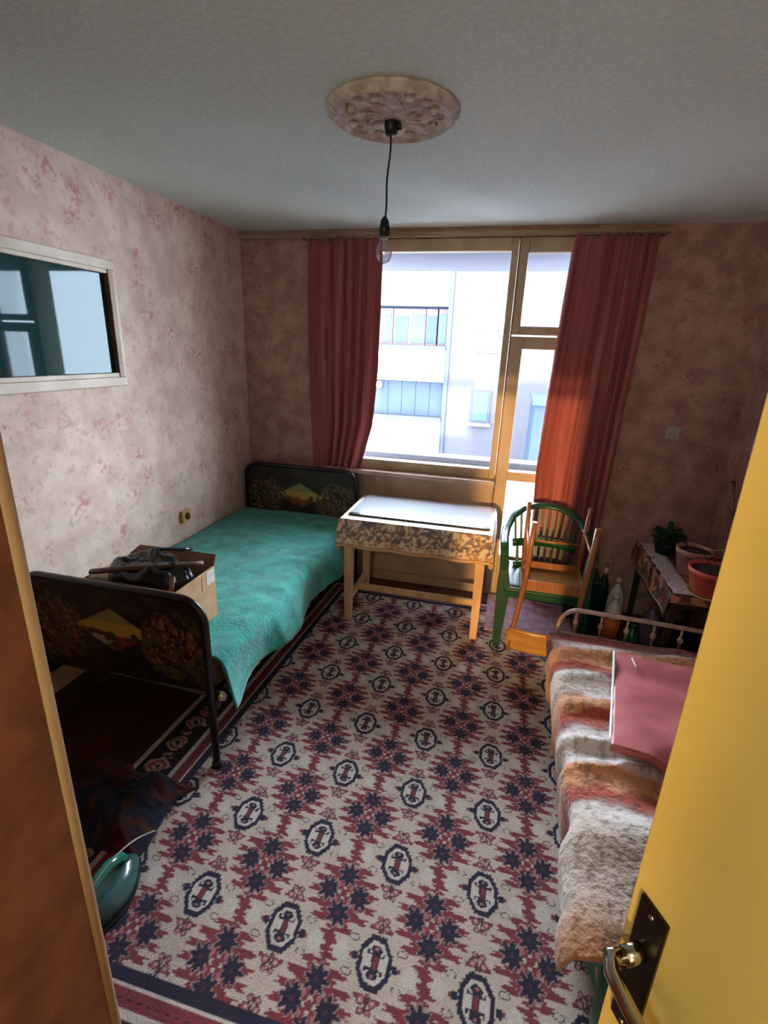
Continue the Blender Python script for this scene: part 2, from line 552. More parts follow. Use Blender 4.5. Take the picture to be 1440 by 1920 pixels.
a_ = Tf.n('ShaderNodeBsdfTranslucent'); a_.inputs['Color'].default_value = (0.92, 0.94, 1, 1)
b_ = Tf.n('ShaderNodeBsdfTransparent'); c_ = Tf.n('ShaderNodeMixShader'); c_.inputs[0].default_value = 0.35
Tf.l(a_.outputs[0], c_.inputs[1]); Tf.l(b_.outputs[0], c_.inputs[2]); Tf.l(c_.outputs[0], Tf.out.inputs['Surface'])
MB().box(WX1 + 0.09, DX1 - 0.078, YB + 0.03, YB + 0.035, 0.33, 0.90).build('translucent_pane', Tf.m, dl)
hk = MB(); hk.lathe([(0.0, -0.012), (0.010, -0.012), (0.010, 0.0), (0.0, 0.0)], (0, 0, 0), 12)
lk = hk.build('keyhole', M_darkhole, dl); lk.rotation_euler = (PI / 2, 0, 0); lk.location = (win.location.x * 0 + 0.005, FY0 - 0.001, 1.60)
lk.matrix_parent_inverse = Matrix.Identity(4); lk.location = (0.012 - 0.0, -0.0, 1.56); lk.location = Vector((0.002, FY0 - 0.003, 1.56)) - Vector(win.location)
MB().box(WX0 - 0.03, WX1 + 0.005, YB - 0.10, YB - 0.012, 0.868, 0.90, 0.006).build('window_sill', M_sillpanel, win)
MB().box(WX0, WX1 + 0.0, YB - 0.018, YB - 0.002, 0.09, 0.866, 0.003).build('under_sill_panel', M_sillpanel, win)
MB().box(WX1 + 0.002, WX1 + 0.012, FY0 + 0.01, FY1, 0.03, WZ1, 0.0).build('rebate', M_casing_dk, win)
MB().box(WX1 - 0.02, DX1 + 0.02, YB - 0.014, YB + 0.23, 0.0, 0.03, 0.004).build('threshold', M_frame, win)
MB().box(WX1 - 0.012, WX1 + 0.0, YB + 0.06, YB + 0.2, 0.03, WZ1).build('jamb', M_frame, win)

# ------------------------------------------------------------------ window_2 : indoor window in the left wall
w2 = thing('window_2', (XL, 1.7, 1.53), None, None, kind='structure')
Y0, Y1, Z0, Z1 = 1.05, 2.262, 1.525, 2.112
cs = MB()
cs.box(XL, XL + 0.022, Y0, Y1, Z0, Z0 + 0.045, 0.004)
cs.box(XL, XL + 0.022, Y0, Y1, Z1 - 0.045, Z1, 0.004)
cs.box(XL, XL + 0.022, Y0, Y0 + 0.045, Z0 + 0.045, Z1 - 0.045, 0.004)
cs.box(XL, XL + 0.022, Y1 - 0.03, Y1, Z0 + 0.045, Z1 - 0.045, 0.004)
cs.build('casing', M_casing, w2)
rv = MB()
rv.box(XL, XL + 0.034, Y1 - 0.062, Y1 - 0.03, Z0 + 0.045, Z1 - 0.045, 0.003)
rv.build('side_bead', M_casing_dk, w2)
sb = MB()
sb.box(XL, XL + 0.030, Y0 + 0.045, Y1 - 0.062, Z0 + 0.045, Z0 + 0.066, 0.003)
sb.box(XL, XL + 0.030, Y0 + 0.045, Y1 - 0.062, Z1 - 0.064, Z1 - 0.045, 0.003)
sb.build('glazing_bead', M_casing, w2)
MB().box(XL + 0.002, XL + 0.008, Y0 + 0.045, Y1 - 0.062, Z0 + 0.06, Z1 - 0.06).build('pane', M_mirror, w2)

# ------------------------------------------------------------------ curtain rail and curtains
rail = thing('curtain_rail', (-0.3, YB - 0.03, 2.455), 'pale wooden curtain rail along the top of the window', 'curtain rail')
MB().box(-1.95, 0.80, YB - 0.032, YB - 0.016, 2.448, 2.478, 0.004).build('lath', M_rail, rail)
MB().tube([(-1.46, YB - 0.058, 2.442), (0.78, YB - 0.058, 2.442)], 0.006, 8).build('rod', M_rail, rail)
for x in (-1.45, -0.72, 0.0, 0.76):
    MB().box(x - 0.012, x + 0.012, YB - 0.066, YB - 0.016, 2.434, 2.449, 0.003).build('bracket', M_casing_dk, rail)


def curtain(name, label, left, right, ztop, zbot, nple, amp, yc, seed):
    t = thing(name, ((left[0] + right[0]) / 2, yc, zbot), label, 'curtain', 'dusty rose curtains at the window')
    nu, nv = nple * 14, 60
    u = np.linspace(0, 1, nu + 1)[None, :]; v = np.linspace(0, 1, nv + 1)[:, None]
    xl = np.interp(v, np.linspace(0, 1, len(left)), left); xr = np.interp(v, np.linspace(0, 1, len(right)), right)
    uu = u + 0.035 * (fbm(u * 5 + 0 * v, v * 1.5 + 3, seed) - 0.5)
    X = xl + (xr - xl) * uu
    am = amp * (0.45 + 0.75 * fbm(u * 6 + 0 * v, v * 2, seed + 5)) * (0.6 + 0.5 * v)
    ph = 2 * PI * nple * (u + 0.10 * np.sin(u * 5.1 + seed)) + 3.5 * (fbm(u * 3 + 0 * v, v * 1.2, seed + 9) - 0.5)
    Y = yc + am * np.sin(ph) + 0.3 * am * np.sin(2.3 * ph + 1)
    Z = ztop + (zbot - ztop) * v + 0 * u + 0.008 * np.sin(ph) * (v > 0.97)
    Z[0] += 0.012 * np.cos(ph[0])
    o = np_grid('cloth', X, Y, Z, None, M_curtain, t)
    solid(o, 0.004, 0)
    # hem and rings
    for k in range(nple + 1):
        x = left[0] + (right[0] - left[0]) * k / nple
        x = min(max(x, left[0] + 0.012), right[0] - 0.012)
        MB().tube([(x + 0.001 * math.cos(a), YB - 0.058 + 0.014 * math.cos(a), 2.442 + 0.014 * math.sin(a)) for a in np.linspace(0, 2 * PI, 13)[:-1]], 0.0022, 6, closed=True, upv=(1, 0, 0)).build('ring', M_rail, t)
    return t


curtain('curtain', 'dusty rose curtain drawn aside behind the dark bed headboard', [-1.425, -1.43, -1.43, -1.42, -1.40, -1.37], [-0.90, -0.90, -0.91, -0.945, -1.05, -1.13], 2.43, 0.42, 5, 0.042, YB - 0.066, 3)
curtain('curtain', 'dusty rose curtain beside the balcony door behind the green chair', [0.265, 0.25, 0.235, 0.225, 0.25, 0.30], [0.735, 0.735, 0.72, 0.71, 0.69, 0.675], 2.43, 0.06, 6, 0.036, YB - 0.070, 8)

# ------------------------------------------------------------------ yellow door in the right foreground
FE = Vector((0.2145, 0.5065, 0))            # free edge (hall side)
DD = Vector((0.472, -0.8816, 0)).normalized()   # towards the hinge
DN = Vector((-DD.y, DD.x, 0))               # away from the hall side? fixed below
if DN.dot(Vector((0, 0, 0)) - FE) > 0:
    DN = -DN                                 # DN points away from the camera side
DW = 0.76
door = thing('door_1', tuple(FE + DD * DW), None, None, kind='structure')


def dbox(u0, u1, n0, n1, z0, z1, bev=0.0):
    """box in door space: u along the door from its free edge, n depth (hall face at 0)"""
    mt = Matrix(((DD.x, DN.x, 0, FE.x), (DD.y, DN.y, 0, FE.y), (0, 0, 1, 0), (0, 0, 0, 1)))
    return MB().box(u0, u1, n0, n1, z0, z1, bev, rot=mt)


def dpt(u, n, z):
    p = FE + DD * u + DN * n
    return (p.x, p.y, z)


dbox(0, DW, 0, 0.038, 0.012, 2.02, 0.002).build('leaf', M_yellow, door)
hp = dbox(0.016, 0.056, -0.006, 0.0, 0.925, 1.14, 0.002).build('handle_plate', M_steel_dk, door)
MB().tube([dpt(0.035, -0.004, 1.068), dpt(0.035, -0.03, 1.068)], 0.011, 14).build('rosette', M_chrome, hp)
lev = [dpt(0.035, -0.028, 1.068), dpt(0.032, -0.046, 1.068), dpt(0.045, -0.054, 1.066), dpt(0.075, -0.056, 1.062), dpt(0.11, -0.055, 1.058), dpt(0.145, -0.052, 1.056)]
MB().tube(lev, [0.010, 0.0105, 0.010, 0.009, 0.0085, 0.0075], 12).build('lever', M_chrome, hp)
MB().tube([dpt(0.036, -0.0075, 0.985), dpt(0.036, -0.004, 0.985)], 0.005, 10).build('keyhole', M_darkhole, hp)
for zz in (1.128, 0.937):
    MB().tube([dpt(0.036, -0.008, zz), dpt(0.036, -0.004, zz)], 0.0035, 8).build('screw', M_chrome, hp)
for zz in (0.3, 1.75):
    MB().tube([dpt(DW, 0.0, zz), dpt(DW, 0.0, zz + 0.09)], 0.008, 10).build('hinge', M_chrome, door)
jm = MB()
jm.box(0.575, 0.60, YF - 0.14, YF + 0.02, 0, 2.395, 0.003)
jm.box(-0.62, -0.595, YF - 0.14, YF + 0.02, 0, 2.395, 0.003)
jm.box(-0.595, 0.575, YF - 0.14, YF + 0.02, 2.035, 2.06, 0.003)
jm.box(-0.62, 0.60, YF - 0.14, YF + 0.02, 2.395, 2.42, 0.003)
struct('trim_1', jm, M_yellow)

# ------------------------------------------------------------------ wardrobe in the left foreground
wr = thing('wardrobe', (-1.25, 0.2, 0), 'tall brown wardrobe side with a pale wooden edge at the left', 'wardrobe')
WXR = -0.665
MB().box(WXR - 0.018, WXR, -0.165, 0.505, 0.06, 1.98, 0.001).build('side_panel', M_brown_panel, wr)
MB().tube([(WXR - 0.011, 0.517, 0.06), (WXR - 0.011, 0.517, 1.98)], 0.0145, 16).build('edge_strip', M_lip, wr)
MB().box(-1.90, WXR - 0.018, -0.165, 0.50, 0.08, 0.10).build('bottom_panel', M_brown_panel, wr)
MB().box(-1.90, WXR - 0.018, -0.165, 0.50, 1.96, 1.98).build('top_panel', M_brown_panel, wr)
MB().box(-1.90, WXR - 0.018, -0.165, -0.158, 0.10, 1.96).build('back_panel', M_brown_panel, wr)
MB().box(-1.918, -1.90, -0.165, 0.505, 0.06, 1.98).build('side_panel', M_brown_panel, wr)
for a, b, hx in ((-1.897, -1.294, -1.33), (-1.290, -0.70, -1.25)):
    d_ = MB().box(a, b, 0.502, 0.520, 0.105, 1.955, 0.002).build('wardrobe_door', M_brown_panel, wr)
    MB().lathe([(0.0, 0), (0.008, 0), (0.006, 0.012), (0.014, 0.018), (0.012, 0.028), (0, 0.03)], (hx, 0.52, 1.05), 12).build('knob', M_brass, d_)
for x in (-1.88, -0.70):
    for y in (-0.13, 0.46):
        MB().box(x - 0.02, x + 0.02, y - 0.02, y + 0.02, 0.0, 0.082, 0.003).build('foot', M_lip, wr)

# ------------------------------------------------------------------ rug
CREAM, RED, NAVY, PINK = L3(206, 192, 180), L3(132, 58, 66), L3(42, 36, 62), L3(182, 116, 122)
WHITE = L3(214, 206, 198)


def rug_colors(X, Y):
    u = (X - 0.0929) / 0.3015
    v = (Y - 0.9442 + 0.0203 * u) / 0.3105
    # small hand-woven wobble
    u = u + 0.012 * (fbm(X * 25, Y * 25, 2, 2) - 0.5); v = v + 0.012 * (fbm(X * 25, Y * 25, 4, 2) - 0.5)
    fu = u - np.round(u); fv = v - np.round(v)                       # medallion at 0,0
    gu = u - np.floor(u) - 0.5; gv = v - np.floor(v) - 0.5           # flower cluster at 0,0
    col = np.zeros(X.shape + (3,)) + CREAM

    def put(mask, c):
        col[mask] = c
    au, av = np.abs(fu), np.abs(fv)
    bu, bv = np.abs(gu), np.abs(gv)
    # red comb-edged leaf ground around every flower cluster, joined by red stems
    tri = lambda t, p: np.abs(((t / p) % 1.0) - 0.5) * 2
    tooth = 0.5 + 0.5 * np.sign(np.cos(2 * PI * gv / 0.125 + 1.2 * np.sign(gu)))
    W = np.interp(bv, [0, 0.10, 0.22, 0.32, 0.40, 0.5], [0.375, 0.375, 0.32, 0.22, 0.11, 0.055])
    W = W - tooth * np.interp(bv, [0, 0.34, 0.42, 0.5], [0.14, 0.13, 0.06, 0.0]) + 0.028 * np.cos(2 * PI * gv / 0.058)
    red = bu < W
    put(red, RED)
    # cream gaps between the flowers
    put((np.abs(bu - 0.095 - 0.10 * bv) < 0.020) & (bv > 0.04) & (bv < 0.13), L3(178, 150, 142))
    put((np.abs(bv - 0.315) < 0.016) & (np.abs(bu - 0.06) < 0.03), L3(190, 170, 158))
    # pairs of cream hearts beside the red stem
    for su in (-1, 1):
        hu, hv = fu - su * 0.36, fv
        heart = (hu / 0.070) ** 2 + ((hv + 0.35 * np.abs(hu)) / 0.088) ** 2 < 1
        put(heart, WHITE)
        # dark tick beside the medallion
        put((np.abs(fu - su * 0.205) < 0.028) & (av < 0.038), NAVY)
        put((np.abs(fu - su * 0.25) < 0.016) & (av < 0.022), RED)
        lv = np.abs(av - 0.15); lu = np.abs(fu - su * 0.255)
        ring = (lu / 0.05) ** 2 + (lv / 0.03) ** 2
        put((ring < 1.25) & (ring > 0.7), L3(96, 84, 88)); put(ring <= 0.7, CREAM)
    # navy stars
    def star(cu, cv, r):
        du, dv = gu - cu, gv - cv
        rr = np.sqrt(du * du + (dv * 0.97) ** 2); th = np.arctan2(dv, du)
        k = 0.62 + 0.38 * np.cos(8 * th + 0.3) * (0.8 + 0.2 * np.cos(3 * th))
        put(rr < (r + 0.018) * (k * 0.6 + 0.45), L3(170, 140, 138))
        put(rr < r * (0.35 + 0.72 * k), NAVY)
        put((np.abs(rr) < r * 0.16), L3(90, 50, 66))
    for cu, cv in ((0.175, 0.0), (-0.175, 0.0), (0.0, 0.205), (0.0, -0.205)):
        star(cu, cv, 0.128)
    rr = np.hypot(gu, gv); th = np.arctan2(gv, gu)
    put(rr < 0.075 * (0.75 + 0.25 * np.cos(4 * th)), CREAM)
    put(rr < 0.042, RED)
    put((np.abs(bu - 0.075) < 0.022) & (np.abs(bv - 0.075) < 0.022), PINK)
    # little pink flower sprays above and below the medallion
    for sv in (-1, 1):
        for cu, cv, r in ((0.055, 0.31, 0.042), (-0.055, 0.31, 0.042), (0.0, 0.275, 0.03), (0.04, 0.385, 0.032), (-0.04, 0.385, 0.032)):
            d = np.hypot(fu - cu, sv * fv - cv)
            put((d < r) & (d >= r * 0.68), L3(86, 58, 64)); put(d < r * 0.68, PINK); put(d < r * 0.26, CREAM)
        put((np.abs(fu) < 0.008) & (np.abs(sv * fv - 0.33) < 0.07), L3(96, 56, 62))
        put((np.abs(np.abs(fu) - 0.105) < 0.022) & (np.abs(sv * fv - 0.29) < 0.018), RED)
    # octagon medallion
    o = np.maximum(np.maximum(au / 0.150, av / 0.205), (au / 0.150 + av / 0.205) / 1.42)
    ser = 0.05 * (np.cos(28 * np.arctan2(fv / 0.205, fu / 0.150)) > 0.1)
    put(o < 1.12 + ser, NAVY)
    put(o < 0.86, WHITE)
    put((au < 0.036) & (av < 0.11), L3(70, 44, 58))
    put((au < 0.020) & (av < 0.055), RED)
    for sv in (-1, 1):
        put(((fu / 0.058) ** 2 + ((fv - sv * 0.108) / 0.040) ** 2) < 1, NAVY)
        put(((fu / 0.02) ** 2 + ((fv - sv * 0.115) / 0.013) ** 2) < 1, PINK)
    put((np.abs(av - 0.062) < 0.011) & (au > 0.03) & (au < 0.09), NAVY)
    put((np.abs(au - 0.082) < 0.010) & (np.abs(av - 0.075) < 0.022), NAVY)
    # border
    xs = X - 0.035 * (Y - 1.3)
    d = np.maximum(np.maximum(-1.125 - xs, 0.765 - Y), np.maximum(xs - 0.86, Y - 3.22))
    DARK = L3(46, 30, 36)
    along = np.where((-1.125 - xs) >= (0.765 - Y), Y, X)
    put((d > 0) & (d <= 0.034), NAVY)
    put((d > 0.034) & (d <= 0.042), WHITE)
    put((d > 0.042) & (d <= 0.084), RED)
    put((d > 0.062) & (d <= 0.067) & (tri(along, 0.03) > 0.5), DARK)
    put((d > 0.084) & (d <= 0.105), WHITE)
    bm_ = (d > 0.105) & (d <= 0.258)
    put(bm_, DARK)
    wob = fbm(X * 30, Y * 30, 55, 2) - 0.5
    pa = (along / 0.135 + 0.25 * wob) % 1.0 - 0.5; pd = (d - 0.1815) / 0.0765 + 0.7 * wob
    q = (pa / 0.30) ** 2 + (pd / 0.62) ** 2
    put(bm_ & (q < 1.0), L3(186, 158, 140)); put(bm_ & (q < 0.55), RED); put(bm_ & (q < 0.25), L3(196, 170, 150)); put(bm_ & (q < 0.07), NAVY)
    q2 = ((np.abs(pa) - 0.5) / 0.12) ** 2 + (pd / 0.3) ** 2
    put(bm_ & (q2 < 1.0), PINK)
    put((d > 0.258) & (d <= 0.282), WHITE)
    put(d > 0.282, DARK)
    n = fbm(X * 7, Y * 7, 31, 3)
    col *= (0.80 + 0.14 * n)[..., None]
    return np.clip(col, 0, 1)


rx = np.arange(-1.425, 0.60, 0.0042); ry = np.arange(0.545, 3.40, 0.0042)
XX, YY = np.meshgrid(rx, ry)
XX = XX + 0.035 * (YY - 1.3)
ZZ = 0.0075 + 0.0012 * fbm(XX * 60, YY * 60, 5, 2) + 0.004 * fbm(XX * 3, YY * 3, 9, 3)
# soft wrinkle beside the chair
ZZ += 0.016 * np.exp(-((YY - 2.70 - 0.05 * np.sin(XX * 9)) / 0.035) ** 2) * smoothstep(0.22, 0.34, XX)
ZZ[0, :] = ZZ[-1, :] = 0.001; ZZ[:, 0] = ZZ[:, -1] = 0.001
np_grid('rug', XX, YY, ZZ, rug_colors(XX, YY), M_rug, label='large patterned rug with navy octagon medallions and red leaf borders', cat='rug')
u_, v_ = np.meshgrid(np.linspace(0, 1, 40), np.linspace(0, 1, 34))
np_grid('door_mat', 0.0 + 0.575 * u_, 2.955 + 0.53 * v_ + 0.012 * np.sin(u_ * 7), 0.019 + 0.006 * fbm(u_ * 6, v_ * 5, 77), None, M_mat_lilac,
        label='plain lilac mat on the floor under the green chair', cat='mat')
solid(bpy.data.objects['door_mat'], 0.006)


# ------------------------------------------------------------------ left bed
def paint_board(X, Z, cx, cz, s=1.0):
    col = np.zeros(X.shape + (3,)) + L3(30, 24, 24)
    n = fbm(X * 14, Z * 14, 3, 3)
    col[n > 0.60] = L3(52, 40, 30)
    dx, dz = (X - cx) / s, (Z - cz) / s
    loz = np.abs(dx) / 0.20 + np.abs(dz) / 0.105
    col[loz < 1.12] = L3(24, 20, 20)
    sky = (loz < 0.95)
    col[sky] = L3(176, 150, 72)
    nn = fbm(X * 22, Z * 22, 8, 3)
    col[sky & (dz > 0.035)] = L3(132, 134, 80)
    hills = sky & (dz < -0.006 + 0.03 * (fbm(X * 18, Z * 4, 12, 2) - 0.5) * 2 - 0.10 * np.abs(dx))
    col[hills] = L3(52, 58, 40)
    col[hills & (nn > 0.55)] = L3(130, 62, 44)
    col[hills & (nn < 0.36)] = L3(150, 140, 120)
    for fx in (-0.29, 0.29):
        r = np.hypot((dx - fx) / 0.16, (dz + 0.03) / 0.15)
        fl = (r < 1.0) & (fbm(X * 60, Z * 60, 21, 2) > 0.54)
        col[fl] = L3(92, 66, 44)
        fl = (r < 0.9) & (fbm(X * 70 + 9, Z * 70, 25, 2) > 0.66)
        col[fl] = L3(134, 98, 76)
        fl = (r < 1.1) & (fbm(X * 30 + 5, Z * 30, 28, 2) > 0.64)
        col[fl] = L3(70, 76, 40)
    return col


def bed_end(name, parent, y, x0, x1, ztop, zpan, facing):
    rc = 0.10
    P = [(x0, y, 0.012), (x0, y, ztop - rc)]
    for a in np.linspace(0, PI / 2, 8)[1:]:
        P.append((x0 + rc - rc * math.cos(a), y, ztop - rc + rc * math.sin(a)))
    for a in np.linspace(0, PI / 2, 8):
        P.append((x1 - rc + rc * math.sin(a), y, ztop - rc + rc * math.cos(a)))
    P.append((x1, y, 0.012))
    fr = MB().tube(P, 0.016, 12, upv=(0, 1, 0)).build('tube_frame', M_black, parent)
    nu, nv = 150, 70
    u, v = np.meshgrid(np.linspace(0, 1, nu), np.linspace(0, 1, nv))
    X = x0 + 0.006 + (x1 - x0 - 0.012) * u
    Zt = np.full_like(X, ztop - 0.006)
    ex = np.minimum(X - x0, x1 - X)
    k = np.clip((rc - ex) / rc, 0, 1)
    Zt -= rc * (1 - np.sqrt(1 - k * k))
    Z = zpan + (Zt - zpan) * v
    Yv = np.full_like(X, y)
    if facing < 0:
        X = X[:, ::-1]
        Z = Z[:, ::-1]
    o = np_grid('panel', X, Yv, Z, paint_board(X, Z, (x0 + x1) / 2, (zpan + ztop) / 2 + 0.01), M_board, parent,
                label='dark panel painted with a yellow lozenge and brown flowers')
    solid(o, 0.012, 0)
    MB().tube([(x0, y, zpan), (x1, y, zpan)], 0.011, 10).build('bottom_rail', M_black, parent)
    for x in (x0, x1):
        MB().lathe([(0.0, 0), (0.021, 0), (0.021, 0.018), (0.017, 0.03), (0, 0.03)], (x, y, 0.012), 14).build('foot', M_black, parent)


BX0, BX1 = -1.925, -1.055
bed = thing('bed', (-1.5, 2.45, 0.0), 'dark metal bed with painted end panels along the left wall', 'bed', 'single beds')
bed_end('footboard', bed, 1.485, BX0, BX1, 0.805, 0.385, -1)
bed_end('headboard', bed, 3.40, BX0, -1.03, 0.885, 0.42, -1)
for x in (BX0 + 0.03, BX1 - 0.03):
    MB().box(x - 0.016, x + 0.016, 1.50, 3.39, 0.30, 0.345, 0.004).build('side_rail', M_black, bed)
for k in range(9):
    y = 1.65 + k * 0.2
    MB().box(BX0 + 0.03, BX1 - 0.03, y - 0.02, y + 0.02, 0.315, 0.33).build('slat', M_dkwood, bed)
MB().box(BX0 + 0.02, BX1 - 0.015, 1.515, 3.37, 0.345, 0.50, 0.03).build('mattress', M_ticking, bed)
MB().lathe([(0, 0), (0.022, 0.0), (0.03, 0.012), (0.03, 0.03), (0.02, 0.045), (0, 0.05)], (BX1 + 0.018, 1.53, 0.33), 18).build('corner_boss', M_chrome, bed)

nu, nv = 70, 130
u, v = np.meshgrid(np.linspace(0, 1, nu), np.linspace(0, 1, nv))
Yb_ = 1.535 + (3.372 - 1.535) * v
prof_s = np.array([0, 0.20, 0.80, 0.835, 0.86, 0.90, 1.0])
prof_x = np.array([-1.935, -1.78, -1.10, -1.045, -1.022, -1.012, -0.985])
prof_z = np.array([0.535, 0.528, 0.522, 0.515, 0.49, 0.45, 0.315])
Xb = np.interp(u, prof_s, prof_x); Zb = np.interp(u, prof_s, prof_z)
n1 = fbm(Xb * 4, Yb_ * 4, 41, 4); n2 = fbm(Xb * 11, Yb_ * 11, 44, 3)
Zb += 0.022 * (n1 - 0.5) + 0.012 * (n2 - 0.5) + 0.012 * np.sin(PI * np.clip((u) / 0.85, 0, 1))
side = smoothstep(0.84, 1.0, u)
Xb += side * (0.035 * np.sin(Yb_ * 9 + 2 * n1) + 0.02 * (n1 - 0.5))
Zb += side * (0.05 * (fbm(Yb_ * 2.2, u * 0, 51, 3) - 0.5))
Zb -= side * 0.06 * np.exp(-((Yb_ - 1.60) / 0.1) ** 2)
bl = np_grid('blanket', Xb, Yb_, Zb, None, M_teal, label='turquoise blanket spread over the dark bed by the left wall', cat='blanket')
solid(bl, 0.008)

# open cardboard box on the bed, a black bag stuffed into it
box = thing('cardboard_box', (-1.41, 1.66, 0.54), 'open cardboard box standing on the turquoise blanket', 'box')
bx0, bx1, by0, by1, bz0, bz1 = -1.645, -1.205, 1.525, 1.80, 0.556, 0.80
tk = 0.005
MB().box(bx0, bx1, by0, by1, bz0, bz0 + tk).build('bottom', M_cardboard, box)
MB().box(bx0, bx0 + tk, by0, by1, bz0 + tk, bz1).build('side', M_cardboard, box)
s1 = MB().box(bx1 - tk, bx1, by0, by1, bz0 + tk, bz1).build('side', M_cardboard, box)
MB().box(bx0 + tk, bx1 - tk, by0, by0 + tk, bz0 + tk, bz1).build('side', M_cardboard, box)
MB().box(bx0 + tk, bx1 - tk, by1 - tk, by1, bz0 + tk, bz1).build('side', M_cardboard, box)
MB().box(bx1, bx1 + 0.001, by1 - 0.065, by1 - 0.005, bz1 - 0.07, bz1 - 0.005).build('white_sticker', M_white, s1)
MB().box(bx1, bx1 + 0.001, by1 - 0.10, by1 - 0.072, bz1 - 0.085, bz1 - 0.012).build('tape', M_lip, s1)


def flap(pts):
    a, b, c, d = [Vector(p) for p in pts]
    n = (b - a).cross(d - a).normalized() * 0.004
    return MB().add([a, b, c, d, a + n, b + n, c + n, d + n], [(0, 1, 2, 3), (7, 6, 5, 4), (0, 4, 5, 1), (1, 5, 6, 2), (2, 6, 7, 3), (3, 7, 4, 0)])


flap([(bx0, by1, bz1), (bx1, by1, bz1), (bx1 - 0.02, by1 + 0.05, bz1 + 0.03), (bx0 + 0.02, by1 + 0.05, bz1 + 0.025)]).build('flap', M_cardflap, box)
flap([(bx0 + 0.01, by0 + 0.006, bz1 - 0.004), (bx1 - 0.01, by0 + 0.006, bz1 - 0.004), (bx1 - 0.03, by0 + 0.06, bz1 - 0.07), (bx0 + 0.03, by0 + 0.06, bz1 - 0.07)]).build('flap', M_cardflap, box)
bag = thing('black_bag', (-1.42, 1.665, 0.60), 'glossy black bag with a brown strap heaped in the cardboard box', 'bag')
u, v = np.meshgrid(np.linspace(0, 2 * PI, 56), np.linspace(0, 1, 30))
rr = np.sin(np.clip(v * 1.02, 0, 1) * PI * 0.5) ** 0.8
nn = fbm(3 * np.cos(u) * rr + 7, 3 * np.sin(u) * rr + 7, 61, 4)
Xg = -1.425 + 0.20 * rr * np.cos(u) * (0.9 + 0.15 * nn)
Yg = 1.663 + 0.125 * rr * np.sin(u) * (0.9 + 0.15 * nn)
Zg = 0.715 + 0.15 * (1 - v ** 2.6) + 0.10 * (nn - 0.5) * (1 - v * 0.7)
Zg = np.where(v > 0.95, 0.69, Zg)
Zg[:, -1] = Zg[:, 0]; Xg[:, -1] = Xg[:, 0]; Yg[:, -1] = Yg[:, 0]
np_grid('bag_body', Xg, Yg, Zg, None, M_bag, bag)
st = []
for t_ in np.linspace(0, 1, 14):
    st.append((-1.635 + 0.42 * t_, 1.565 - 0.03 * math.sin(t_ * PI) + 0.17 * t_ ** 2, 0.812 + 0.03 * math.sin(t_ * PI) + 0.025 * t_))
MB().tube(st, 0.017, 10, flat=0.7).build('strap', mat('brown_strap', srgb(92, 66, 54), 0.6, srgb(72, 50, 42), scale=20), bag)
MB().tube([(-1.52 + 0.05 * t_, 1.70 + 0.02 * t_ * t_, 0.84 + 0.028 * math.sin(t_ * 1.2)) for t_ in np.linspace(0, 3, 10)], 0.008, 8).build('handle', M_bag, bag)
MB().tube([(-1.27, 1.60, 0.80), (-1.25, 1.57, 0.84), (-1.245, 1.556, 0.80), (-1.25, 1.55, 0.77)], 0.013, 8, flat=0.3).build('tag_strip', M_potgrey, bag)

# ------------------------------------------------------------------ table by the window
tb = thing('table', (-0.48, 3.06, 0), 'pale wooden table with stretchers standing under the window', 'table')
TX0, TX1, TY0, TY1, TZ = -0.945, -0.015, 2.795, 3.34, 0.735
LG = 0.052
for x in (-0.93, -0.09):
    for y in (2.825, 3.255):
        sec = []
        for z, w in ((0.010, LG * 0.42), (0.35, LG * 0.5), (0.62, LG * 0.54)):
            cx_, cy_ = x + LG / 2, y + LG / 2
            sec.append([(cx_ - w, cy_ - w, z), (cx_ + w, cy_ - w, z), (cx_ + w, cy_ + w, z), (cx_ - w, cy_ + w, z)])
        MB().loft(sec, smooth=False).build('leg', M_tabwood, tb)
MB().box(-0.93 + LG, -0.09, 2.835, 2.855, 0.535, 0.715, 0.002).build('apron', M_tabwood, tb)
MB().box(-0.93 + LG, -0.09, 3.275, 3.295, 0.60, 0.715, 0.002).build('apron', M_tabwood, tb)
for x in (-0.912, -0.073):
    MB().box(x, x + 0.02, 2.825 + LG, 3.255, 0.60, 0.715, 0.002).build('apron', M_tabwood, tb)
    MB().box(x - 0.006, x + 0.026, 2.825 + LG - 0.004, 3.258, 0.135, 0.175, 0.003).build('side_stretcher', M_tabwood, tb)
MB().box(-0.895, -0.075, 3.035, 3.065, 0.135, 0.175, 0.003).build('long_stretcher', M_tabwood, tb)
MB().box(TX0, TX1, TY0, TY1, 0.712, TZ, 0.004).build('table_top', M_tabwood, tb)


def cloth_colors(S, T_):
    """S along the edge, T_ distance down the drop (negative on the top)"""
    col = np.zeros(S.shape + (3,)) + L3(208, 194, 172)
    n = fbm(S * 62, T_ * 62, 5, 2)
    m_ = fbm(S * 56 + 4, T_ * 56, 9, 2)
    drop = T_ > 0.0
    col[drop & (n > 0.56)] = L3(172, 132, 100)
    col[drop & (m_ > 0.57) & (T_ < 0.125)] = L3(104, 92, 98)
    w = np.sin(S * 2 * PI / 0.11)
    col[drop & (np.abs(T_ - 0.075 - 0.028 * w) < 0.010)] = L3(128, 104, 96)
    col[drop & (T_ > 0.165)] = L3(196, 160, 118)
    col[drop & (np.abs(T_ - 0.165) < 0.006)] = L3(150, 104, 70)
    col[(~drop) & (n > 0.6)] = L3(186, 168, 142)
    return col


u, v = np.meshgrid(np.linspace(0, 1, 170), np.linspace(0, 1, 110))
cx0, cx1, cy0, cy1, dr = TX0 - 0.006, TX1 + 0.006, TY0 - 0.006, TY1 + 0.004, 0.185
